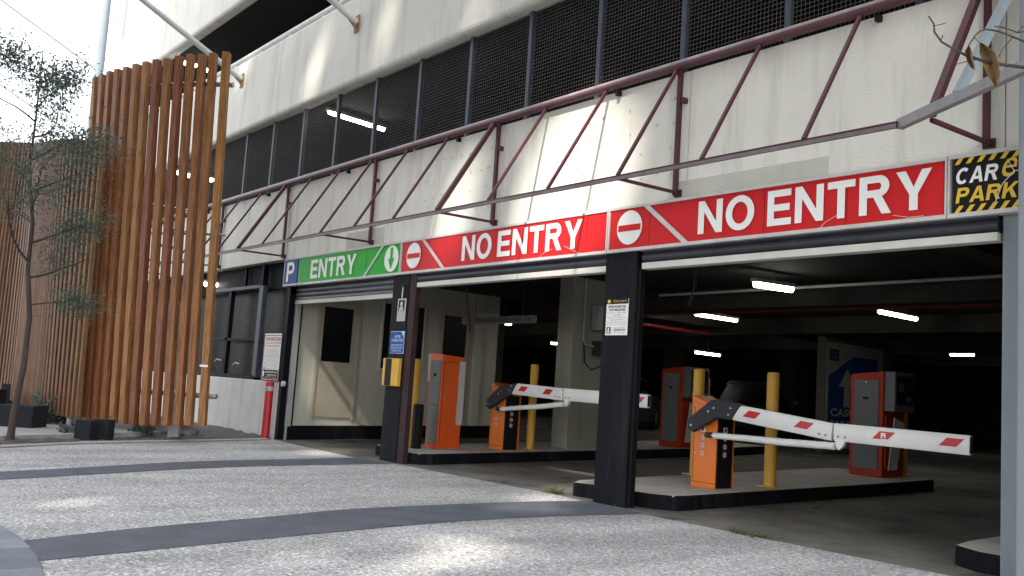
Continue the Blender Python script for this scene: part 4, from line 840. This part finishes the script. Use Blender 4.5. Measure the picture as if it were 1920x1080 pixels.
# parked cars
def car(x, y, rz, paint, label):
    t = thing('parked_car', label, 'car', (x, y, fz(9)), rz=rz); W = .88
    def loft(prof, ws, name, m_, parent):
        mb = MB(); n = len(prof)
        secs = [-1, -.9, 0, .9, 1]
        for s_ in secs:
            for (px_, pz), w in zip(prof, ws):
                sc = 1 if abs(s_) < .95 else .96
                mb.v.append((px_ * sc, s_ * w, pz if abs(s_) < .95 else .5 + (pz - .5) * .93))
        for j in range(len(secs) - 1):
            for i in range(n): mb.f.append((j * n + i, j * n + (i + 1) % n, (j + 1) * n + (i + 1) % n, (j + 1) * n + i))
        mb.f.append(tuple(range(n))); mb.f.append(tuple(reversed(range((len(secs) - 1) * n, len(secs) * n))))
        return mb.build(name, m_, parent, smooth=True)
    bprof = [(-2.15, .28), (-2.2, .55), (-2.1, .86), (-1.5, .98), (.75, .96), (1.6, .84), (2.1, .68), (2.2, .45), (2.1, .25), (1.72, .22), (1.6, .5), (1.35, .62), (1.1, .5), (.98, .22), (-.98, .22), (-1.1, .5), (-1.35, .62), (-1.6, .5), (-1.72, .22)]
    body = loft(bprof, [W] * len(bprof), 'body', paint, t)
    gprof = [(-1.75, .95), (-1.2, 1.36), (-.2, 1.44), (.3, 1.38), (1.05, .95)]
    gl = loft(gprof, [W * .96, W * .74, W * .72, W * .74, W * .94], 'glasshouse', 'carglass', t)
    loft([(-1.2, 1.365), (-.2, 1.45), (.3, 1.385), (.2, 1.41), (-.2, 1.475), (-1.15, 1.40)], [W * .75] * 6, 'roof', paint, t)
    for sx in (-1.35, 1.35):
        for sy in (-1, 1):
            w_ = MB().tube([(sx, sy * (W - .19), .32), (sx, sy * (W - .02), .32), (sx, sy * W, .32)], [.32, .32, .29], 24).build('wheel', 'rubber', t, smooth=True)
            MB().tube([(sx, sy * W * .98, .32), (sx, sy * (W + .012), .32)], .19, 16).build('rim', 'galv', w_, smooth=True)
    for sy in (-1, 1):
        MB().add([(2.10, sy * .84, .60), (2.205, sy * .5, .58), (2.14, sy * .5, .70), (1.86, sy * .86, .76)], [(0, 1, 2, 3)]).build('headlight', 'lampglass', t)
        MB().box(.72, .9, sy * .99 - .07, sy * .99 + .07, .95, 1.06).build('wing_mirror', paint, t, bevel=.02)
    B(2.19, 2.215, -.45, .45, .40, .5).build('grille', 'black', t)
    B(2.2, 2.222, -.2, .2, .52, .62).build('number_plate', 'signgrey', t)
    return t
car(-1.0, 14.4, R(-70), 'carpaint', 'dark parked car with glinting headlight far right in the garage')
car(-7.2, 12.4, R(-55), 'carpaint', 'dark parked car behind the nearer boom, roof edge catching light')
car(-11.2, 11.6, R(-60), 'carsilver', 'dim silver parked car behind the farther barrier cabinet')

# ================================================================== TIMBER SCREENS
def slat(parent, b0, b1, ang, w, d, m_='wood'):
    a = Vector(b0); e = Vector(b1); mb = MB(); c, s_ = math.cos(ang), math.sin(ang)
    q = [Vector((i * w / 2 * c - j * d / 2 * s_, i * w / 2 * s_ + j * d / 2 * c, 0)) for i, j in ((-1, -1), (1, -1), (1, 1), (-1, 1))]
    L_ = e - a
    mb.add([p for p in q] + [L_ + p for p in q], [(0, 1, 2, 3), (7, 6, 5, 4), (0, 4, 5, 1), (1, 5, 6, 2), (2, 6, 7, 3), (3, 7, 4, 0)])
    o = mb.build('slat', m_, parent, bevel=.006, seg=1); o.location = a; return o
bot = [(-6.375, -1.743, .272), (-6.515, -1.887, .258), (-6.65, -1.995, .245), (-6.808, -2.11, .231), (-6.975, -2.217, .216), (-7.152, -2.321, .2), (-7.335, -2.419, .199), (-7.522, -2.51, .196), (-7.715, -2.594, .193), (-7.911, -2.671, .19), (-8.112, -2.741, .185), (-8.311, -2.797, .18), (-8.513, -2.847, .175), (-8.718, -2.89, .169)]
scr = thing('timber_screen', 'tall curved screen of upright timber slats nearest the building', 'slat screen')
for i, b0 in enumerate(bot):
    nx = bot[min(i + 1, len(bot) - 1)]; pv_ = bot[max(i - 1, 0)]; ang = math.atan2(pv_[1] - nx[1], pv_[0] - nx[0])
    ln = .20 + .10 * i / 13
    slat(scr, b0, (b0[0] - .63 * ln, b0[1] - .776 * ln, 5.87 - .012 * i + random.uniform(-.015, .015)), ang + random.uniform(-.04, .04), .105, .11)
def along(zt, off, end):
    return [(p[0] + off[0], p[1] + off[1], zt) for p in bot[:end]]
for zt, ln in ((5.42, .25), (3.1, .14), (.70, .03)):
    pts = along(zt, (-.085 - .63 * ln, .075 - .776 * ln), 13); p0_ = Vector(pts[0]); p1_ = Vector(pts[1]); pts = [tuple(p0_ + (p0_ - p1_).normalized() * .16)] + pts
    MB().tube(pts, .042 if zt != 3.1 else .02, 10).build('tube_rail', 'galv', scr, smooth=True)
pb_ = B(-.08, .08, -.055, .055, -.05, 5.5).build('support_post', 'pipegr', scr); pb_.location = (-7.20, -1.85, 0); pb_.rotation_euler = (0, 0, .9)
pb_ = B(-.05, .05, -.05, .05, -.05, 5.5).build('support_post', 'galv', scr); pb_.location = (-8.3, -2.62, 0)
_s = MB().box(-.06, .06, -.062, .062, 0, .03).build('sticker', 'white', scr); _s.location = (-6.40, -1.775, 1.12); _s.rotation_euler = (0, 0, .82)
scr2 = thing('timber_screen', 'lower long screen of thin upright timber slats behind the small tree', 'slat screen')
n2 = 44
lower = []
for i in range(n2):
    t_ = i / 27.0
    x = -8.10 - 2.66 * t_ ; y = -3.02 - .62 * t_ - .10 * math.sin(t_ * 5)
    zb = .20 + .16 * min(1, t_) ** .8; zt = 4.50 + .30 * t_
    tw = .06 * math.sin(t_ * 4)
    slat(scr2, (x, y, zb), (x + .05 - tw, y - .10 - tw, zt), .15 + .3 * math.sin(t_ * 3) + random.uniform(-.05, .05), .064, .068, 'woodgrey'); lower.append((x, y))
for zt in (.7, 2.4, 4.1): MB().tube([(x - .02, y + .10, zt) for x, y in lower[2:]], .03, 8).build('tube_rail', 'galv', scr2, smooth=True)
for i in (4, 20, 36): MB().tube([(lower[i][0] + .03, lower[i][1] + .15, 0), (lower[i][0] + .03, lower[i][1] + .15, 4.2)], .05, 10).build('support_post', 'galv', scr2, smooth=True)

# ================================================================== STEEL STRUTS AND MASTS
def strut(x, y0, z0, ylen, label, r=.058, plate=True):
    t = thing('steel_strut', label, 'strut', (x, y0, z0)); k = kidof(t)
    k(MB().tube([(x, y0, z0), (x, y0 - ylen, z0 + .487 * ylen)], r, 14), 'tube', 'pole', 0, True)
    if plate:
        k(B(x - .07, x + .07, y0 - .0, y0 + .022, z0 - .16, z0 + .12), 'wall_plate', 'rust', .004); k(MB().prism([(y0, z0 - .13), (y0, z0 + .06), (y0 - .17, z0 + .13), (y0 - .16, z0 + .02)], 'x', x - .012, x + .012), 'gusset', 'rust')
strut(-10.635, -.045, 6.90, 5.5, 'white steel strut rising out of the parapet beside the timber slats')
strut(-5.973, -.045, 6.79, 5.0, 'white steel strut rising out of the parapet left of the mesh, second one')
strut(-22.3, -.1, 9.87, 5.2, 'grey steel strut crossing the sky behind the small tree', .05, False)
strut(-22.3, -.1, 7.55, 5.2, 'lower thin steel strut glimpsed through the tree crown', .04, False)
ms = thing('steel_mast', 'pale steel mast standing beyond the timber screens', 'mast', (-22.3, 0, 0)); k = kidof(ms)
k(MB().tube([(-22.3, 0, 0), (-22.25, 0, 8), (-22.2, 0, 12.5)], [.17, .15, .10], 14), 'shaft', 'greysteel', 0, True); k(MB().tube([(-22.2, 0, 12.5), (-22.1, 0, 20)], [.03, .025], 6), 'cable', 'pipegr', 0, True)
tw = thing('far_mast', 'pale distant mast fading into the white sky beside the parapet', 'mast', (-24, .9, 0)); k = kidof(tw)
M['tower'] = mat('distant_mast_paint', (.55, .60, .62), .7, var=.05)
k(MB().tube([(-24, .9, 0), (-24, .9, 9), (-23.95, .9, 22)], [.16, .15, .11], 14), 'shaft', 'tower', 0, True)
for i in range(4): k(MB().tube([(-24, .9, 8 + i * .5), (-24, .9, 8.1 + i * .5)], .2, 14), 'collar', 'tower', 0, True)

# ================================================================== GARDEN
def block(x, y, w, d, h, rz, label):
    o = MB().box(-w / 2, w / 2, -d / 2, d / 2, -.05, h).build('concrete_block', 'block', None, bevel=.012); o.location = (x, y, 0); o.rotation_euler = (0, 0, rz); return tag(o, label, 'block', 'charcoal blocks in the garden bed')
aL = math.atan2(.776, .628)
block(-8.0, -3.78, .50, .45, .40, aL, 'low charcoal block in the garden bed just right of the tree trunk')
block(-9.85, -4.05, .55, .5, .55, aL, 'charcoal block at the left edge, left of the tree trunk')
block(-9.2, -2.85, .42, .4, .36, aL, 'charcoal block beneath the join of the two timber screens')
block(-6.78, -3.22, .22, .22, .28, aL, 'left of two small charcoal blocks under the tall slats, at the kerb')
block(-6.90, -2.95, .22, .22, .29, aL, 'right of two small charcoal blocks under the tall slats, beside a thin post')
block(-10.5, -3.2, .8, .4, .62, aL, 'larger charcoal block behind the tree trunk under the lower screen')
def rock(x, y, s_, label):
    bm = bmesh.new(); bmesh.ops.create_icosphere(bm, subdivisions=3, radius=1)
    sd = random.random() * 50
    from mathutils import noise
    for v in bm.verts:
        n_ = noise.noise(v.co * 1.3 + Vector((sd, 0, 0))) * .45 + noise.noise(v.co * 3.5 + Vector((0, sd, 0))) * .16; v.co *= 1 + n_; v.co.z *= .5; v.co *= s_
    me = bpy.data.meshes.new('rock'); bm.to_mesh(me); bm.free(); me.materials.append(M['rock']); o = bpy.data.objects.new('rock', me); col.objects.link(o); o.location = (x, y, .03); o.rotation_euler = (0, 0, random.random() * 6)
    return tag(o, label, 'rock', 'rocks in the garden bed')
for x, y, s_, l in ((-8.0, -1.75, .30, 'grey rock in the bed left of the steel support post'), (-7.75, -2.15, .22, 'smaller grey rock behind the small charcoal blocks'), (-8.6, -1.3, .30, 'grey rock half hidden behind the tall slats by the low wall'), (-7.55, -1.45, .16, 'small rock right of the steel support post')): rock(x, y, s_, l)

def leaf_cloud(pts, size, m_, name, parent, aspect=.45, droop=.3):
    """One small pointed leaf of four corners at each point."""
    n = len(pts); P = np.array(pts); a = np.random.normal(size=(n, 3)); a[:, 2] -= droop; a /= np.linalg.norm(a, axis=1)[:, None]
    b_ = np.cross(a, np.random.normal(size=(n, 3))); b_ /= np.linalg.norm(b_, axis=1)[:, None]; s_ = size * np.random.uniform(.6, 1.3, (n, 1))
    P = P - a * s_ * .5
    V = np.stack([P, P + a * s_ * .5 + b_ * s_ * aspect * .5, P + a * s_, P + a * s_ * .5 - b_ * s_ * aspect * .5], 1).reshape(-1, 3)
    me = bpy.data.meshes.new(name); me.vertices.add(4 * n); me.vertices.foreach_set('co', V.ravel()); me.loops.add(4 * n); me.polygons.add(n)
    me.loops.foreach_set('vertex_index', np.arange(4 * n)); me.polygons.foreach_set('loop_start', np.arange(0, 4 * n, 4)); me.polygons.foreach_set('loop_total', np.full(n, 4)); me.update(calc_edges=True)
    me.materials.append(M[m_]); o = bpy.data.objects.new(name, me); col.objects.link(o); o.parent = parent; return o
def branch(mb, p, d, L_, r, depth, tips, spread=.6, up=.12):
    pts = [Vector(p)]; rad = [r]; d = Vector(d).normalized(); n = 5
    for i in range(n):
        d = (d + Vector((random.gauss(0, .13), random.gauss(0, .13), random.gauss(0, .08) + up * .3))).normalized(); pts.append(pts[-1] + d * L_ / n); rad.append(r * (1 - .55 * (i + 1) / n))
    mb.tube(pts, rad, 6 if depth > 1 else 4)
    if depth <= 1:
        for q in pts[1:]: tips.append((q, d))
    if depth == 0: return
    for i in range(random.choice((3, 4))):
        j = random.randint(2, n); ax = Vector((random.gauss(0, 1), random.gauss(0, 1), random.gauss(0, .5))).normalized()
        branch(mb, pts[j], (d + ax * spread * 1.4).normalized(), L_ * random.uniform(.5, .75), rad[j] * .65, depth - 1, tips, spread, up)
# small tree in the bed
random.seed(21)
tr = thing('small_tree', 'slender young tree with sparse blue green leaves at the left edge', 'tree', (-6.1, -4.28, 0))
mb = MB(); tp = [(0, 0, -.03), (.01, .01, .4), (.02, .05, 1.0), (.06, .04, 1.6), (.02, -.04, 2.2), (.02, -.05, 2.8), (.06, -.17, 3.5), (.10, -.18, 4.2), (.14, -.2, 5.0)]
mb.tube(tp, [.050, .041, .036, .032, .028, .024, .018, .012, .006], 10); tips = []
for z, az, L_, r in ((2.1, 2.2, 1.0, .016), (2.3, -1.0, 1.1, .018), (2.55, .9, 1.15, .019), (2.8, 3.4, 1.0, .018), (3.0, -.3, 1.15, .018), (3.2, 1.6, 1.1, .017), (3.45, 4.4, .95, .016), (3.6, .4, 1.1, .016), (3.9, 2.6, .9, .014), (4.1, -1.0, .85, .013), (4.4, 1.0, .75, .012), (4.7, 3.6, .5, .010), (4.3, .2, .9, .012), (1.75, 1.1, .8, .012)):
    i = max(j for j in range(len(tp)) if tp[j][2] <= z); a, b_ = Vector(tp[i]), Vector(tp[min(i + 1, len(tp) - 1)]); p = a.lerp(b_, (z - a.z) / max(.01, (b_.z - a.z)))
    branch(mb, p, (math.cos(az), math.sin(az), .35), L_ * (.62 if .0 < az < 1.9 else 1), r, 2, tips, .55, .1)
tk = mb.build('trunk', 'bark', tr, smooth=True)
pts = []
for q, d in tips:
    if random.random() < .95:
        for _ in range(random.randint(7, 17)): pts.append(tuple(q + Vector((random.gauss(0, .11), random.gauss(0, .11), random.gauss(-.02, .10)))))
print('small tree leaves', len(pts))
leaf_cloud(pts, .052, 'leaf', 'crown', tr, .40)
# shrubs and weeds
def tuft(x, y, z, n, r, h, m_, label, name='weed', cat='weed', size=.05, rx=1):
    t = thing(name, label, cat, (x, y, z)); mb = MB(); P = []
    for i in range(n):
        a = random.random() * 6.28; rr = r * math.sqrt(random.random()); b0 = Vector((rr * math.cos(a) * rx * .5, rr * math.sin(a) * .5, 0)); tip = b0 * 2 + Vector((random.gauss(0, .3 * r), random.gauss(0, .3 * r), h * random.uniform(.4, 1)))
        w = Vector((-math.sin(a), math.cos(a), 0)) * size * .1
        mb.add([b0 - w, b0 + w, b0.lerp(tip, .6) + w * .8, tip, b0.lerp(tip, .6) - w * .8], [(0, 1, 2, 3, 4)])
    mb.build('blade', m_, t).__setitem__('kind', 'stuff')
    return t
tuft(-.66, .06, 0, 70, .16, .09, 'grass', 'dry green weed growing at the kerb nose left of the middle column', size=.06)
tuft(2.06, -.13, 0, 60, .16, .06, 'grass', 'weed tuft at the slab edge below the lowered nearer boom', size=.06, rx=1.6)
tuft(1.86, -.10, 0, 24, .09, .05, 'grass', 'smaller weed sprig just left of the slab edge tuft', size=.05)
def shrub(x, y, r, h, n, label):
    t = thing('shrub', label, 'shrub', (x, y, .02)); mb = MB(); P = []
    for i in range(9):
        a = random.random() * 6.28; tip = Vector((r * math.cos(a) * .8, r * math.sin(a) * .8, h * random.uniform(.5, 1))); mb.tube([(0, 0, 0), tip * .5 + Vector((0, 0, .05)), tip], [.008, .006, .003], 4)
        for _ in range(n // 9): P.append(tuple(tip * random.uniform(.3, 1.05) + Vector((random.gauss(0, .05), random.gauss(0, .05), random.gauss(0, .05)))))
    mb.build('stem', 'bark', t); leaf_cloud(P, .075, 'leaf', 'foliage', t, .5, -.2)
for x, y, r, h, n, l in ((-8.75, -3.3, .28, .55, 320, 'dark green shrub between the charcoal blocks under the lower screen'), (-7.45, -3.0, .22, .22, 200, 'low shrub at the kerb left of the small charcoal blocks'), (-7.5, -2.2, .2, .2, 180, 'low ground shrub right of the small charcoal blocks'), (-7.05, -3.35, .2, .16, 160, 'flat creeping shrub beside the concrete edging')): shrub(x, y, r, h, n, l)

# ================================================================== ADDED SUN-BLOCKING TREES AND THE OVERHANGING TWIG
# unseen trees added to shade the frontage, crowns cut open for chosen sun patches
beams = []  # sun paths kept free of leaves, each aimed at a chosen patch
def beam(p, r, keep=0.0): beams.append((np.array(p, float), r, keep))
for p, r in (((-.52, 0, 4.05), .40), ((-.66, 0, 3.6), .62), ((-.95, 0, 3.25), .55), ((-.25, 0, 3.3), .5), ((-1.2, 0, 3.5), .3), ((-2.8, 0, 3.5), .28), ((-2.92, 0, 3.2), .26), ((-.45, 0, 2.85), .28), ((-.2, 0, 3.8), .25)): beam(p, r)
for p, r in (((-5.06, 0, 6.3), .15), ((-5.0, 0, 6.75), .12), ((-7.47, 0, 6.2), .22), ((-7.2, 0, 6.6), .18), ((-10.6, 0, 7.1), .2), ((-2.7, 0, 5.9), .16)): beam(p, r)
for p, r in (((-.72, -4.77, 0), .16), ((-.9, -4.5, 0), .14), ((1.63, -2.9, 0), .2), ((2.1, -3.3, 0), .2), ((1.9, -2.7, 0), .12), ((2.3, -3.8, 0), .12), ((.2, -1.0, 0), .24), ((-.35, -.3, 0), .26), ((-.9, .45, 0), .22), ((-5.15, -.45, 0), .22), ((-5.6, -.1, 0), .18), ((1.7, -4.1, 0), .12)): beam(p, r)
for p, r in (((-7.62, .6, 1.0), .16), ((-7.62, 1.05, .55), .2), ((-7.62, .9, .9), .08)): beam(p, r)
S_ = np.array(SUN); BP = np.array([b_[0] for b_ in beams]); BR = np.array([b_[1] for b_ in beams])
rs = np.random.RandomState(3)
def big_tree(x, y, h, balls, label, per):
    t = thing('sun_blocker_tree', label, 'tree', (x, y, 0), 'trees added behind the viewer to shape the sun'); mb = MB()
    mb.tube([(0, 0, -.05), (.05, 0, h * .2), (0, .1, h * .45), (.1, 0, h * .75)], [.38, .30, .22, .08], 12)
    P = []
    for cx, cy, cz, rx, ry, rz_ in balls:
        mb.tube([(0, .05, h * .3), ((cx - x) * .6, (cy - y) * .6, (h * .3 + cz) * .5), (cx - x, cy - y, cz)], [.14, .09, .03], 8)
        n = int(per * (rx * ry * rz_) ** .72); d = rs.normal(size=(n, 3)); d /= np.linalg.norm(d, axis=1)[:, None]; d *= rs.uniform(.15, 1, (n, 1)) ** .4
        P.append(np.array([cx, cy, cz]) + d * np.array([rx, ry, rz_]))
    P = np.concatenate(P)
    w = P[:, None, :] - BP[None]; s_ = (w * S_).sum(2); dist = np.linalg.norm(w - s_[..., None] * S_, axis=2)
    jit = rs.uniform(-.07, .05, len(P))[:, None]
    keep = (dist > BR[None] + .12 + jit).all(1)
    P = P[keep] - np.array([x, y, 0])
    mb.build('trunk', 'bark', t, smooth=True); leaf_cloud([tuple(p) for p in P], .30, 'leafbig', 'crown', t, .8, 0)
    return len(P)
tot = 0
labs = ['added sun-blocking tree behind the viewer, farthest left', 'added sun-blocking tree behind the viewer, second from left', 'added sun-blocking tree behind the viewer, second from right', 'added sun-blocking tree behind the viewer, rightmost, its twig hanging into the top right corner']
for i, x in enumerate((-7.5, -2.0, 3.5, 9.0)):
    balls = []
    for z, ry in ((7.0, 2.0), (10.2, 2.4), (13.6, 2.6), (17.0, 2.5), (20.4, 2.3)):
        balls.append((x - 1.5, -10.6, z, 2.4, ry, 2.3)); balls.append((x + 1.5, -11.2, z + .9, 2.4, ry, 2.3))
    tot += big_tree(x, -11.0, 20, balls, labs[i], 1500)
print('street tree leaves', tot)

# the overhanging twig at top right belongs to the nearest added tree
ovt = [o for o in col.objects if o.get('label') == labs[3]][0]
def cp(px, py, d=2.6):                                   # helper used once to lay out the twig: a point d metres ahead of the viewer
    return CAM + (right * ((px - 960) / 1728) + down * ((py - 540) / 1728) + fwd) * d
tl = thing('overhanging_twig', 'bare twig with two dried brown leaves hanging in the top right corner', 'twig', cp(1990, 150))
k = kidof(tl)
k(MB().tube([cp(1741, 30), cp(1751, 45), cp(1752, 60), cp(1765, 78), cp(1785, 90), cp(1810, 103), cp(1840, 113), cp(1880, 121), cp(1925, 127), cp(2000, 120), cp(2300, 40, 2.8)], [.002, .0025, .003, .003, .0035, .004, .0045, .005, .0055, .007, .012], 6), 'twig', 'bark', 0, True)
k(MB().tube([cp(1753, 48), cp(1764, 46), cp(1773, 43)], .0015, 4), 'spur', 'bark'); k(MB().tube([cp(1788, 122), cp(1810, 116), cp(1832, 112)], .0016, 4), 'spur', 'bark'); k(MB().tube([cp(1764, 76), cp(1768, 66)], .0015, 4), 'spur', 'bark'); k(MB().tube([cp(1801, 99), cp(1797, 88)], .0015, 4), 'spur', 'bark')
k(MB().tube([cp(1817, 84), cp(1828, 67), cp(1838, 58), cp(1850, 55), cp(1870, 58), cp(1892, 66), cp(1925, 80), cp(2010, 100)], [.0018, .002, .0022, .0025, .003, .003, .0035, .005], 6), 'twig', 'bark', 0, True)
k(MB().tube([cp(1826, 69), cp(1837, 81)], .0014, 4), 'spur', 'bark'); k(MB().tube([cp(1864, 49), cp(1880, 51), cp(1895, 56), cp(1908, 61), cp(1925, 58), cp(2010, 90)], [.0016, .002, .002, .0022, .0025, .004], 5), 'twig', 'bark', 0, True)
k(MB().tube([cp(1908, 60), cp(1918, 50), cp(1930, 44)], .0014, 4), 'spur', 'bark'); k(MB().tube([cp(1872, 108), cp(1880, 92), cp(1898, 71)], .0012, 4), 'spur', 'bark')
def dry_leaf(pts_l, pts_r, mid):
    mb = MB(); n = len(mid)
    for i in range(n): mb.v += [tuple(pts_l[i]), tuple(mid[i]), tuple(pts_r[i])]
    for i in range(n - 1): a = 3 * i; mb.f += [(a, a + 1, a + 4, a + 3), (a + 1, a + 2, a + 5, a + 4)]
    o = k(mb, 'dried_leaf', 'dryleaf', 0, True); s_ = o.modifiers.new('solid', 'SOLIDIFY'); s_.thickness = .0006; return o
dry_leaf([cp(*p) for p in ((1836, 81), (1837, 100), (1843, 122), (1852, 142), (1863, 158))], [cp(*p, 2.57) for p in ((1842, 80), (1866, 98), (1872, 118), (1876, 140), (1872, 162))], [cp(*p, 2.61) for p in ((1839, 80), (1850, 99), (1857, 121), (1864, 142), (1870, 162))])
dry_leaf([cp(*p) for p in ((1816, 84), (1809, 96), (1812, 112), (1818, 124), (1824, 130))], [cp(*p, 2.575) for p in ((1818, 85), (1823, 98), (1824, 110), (1828, 122), (1828, 131))], [cp(*p, 2.61) for p in ((1817, 84), (1816, 97), (1818, 111), (1823, 123), (1826, 130))])
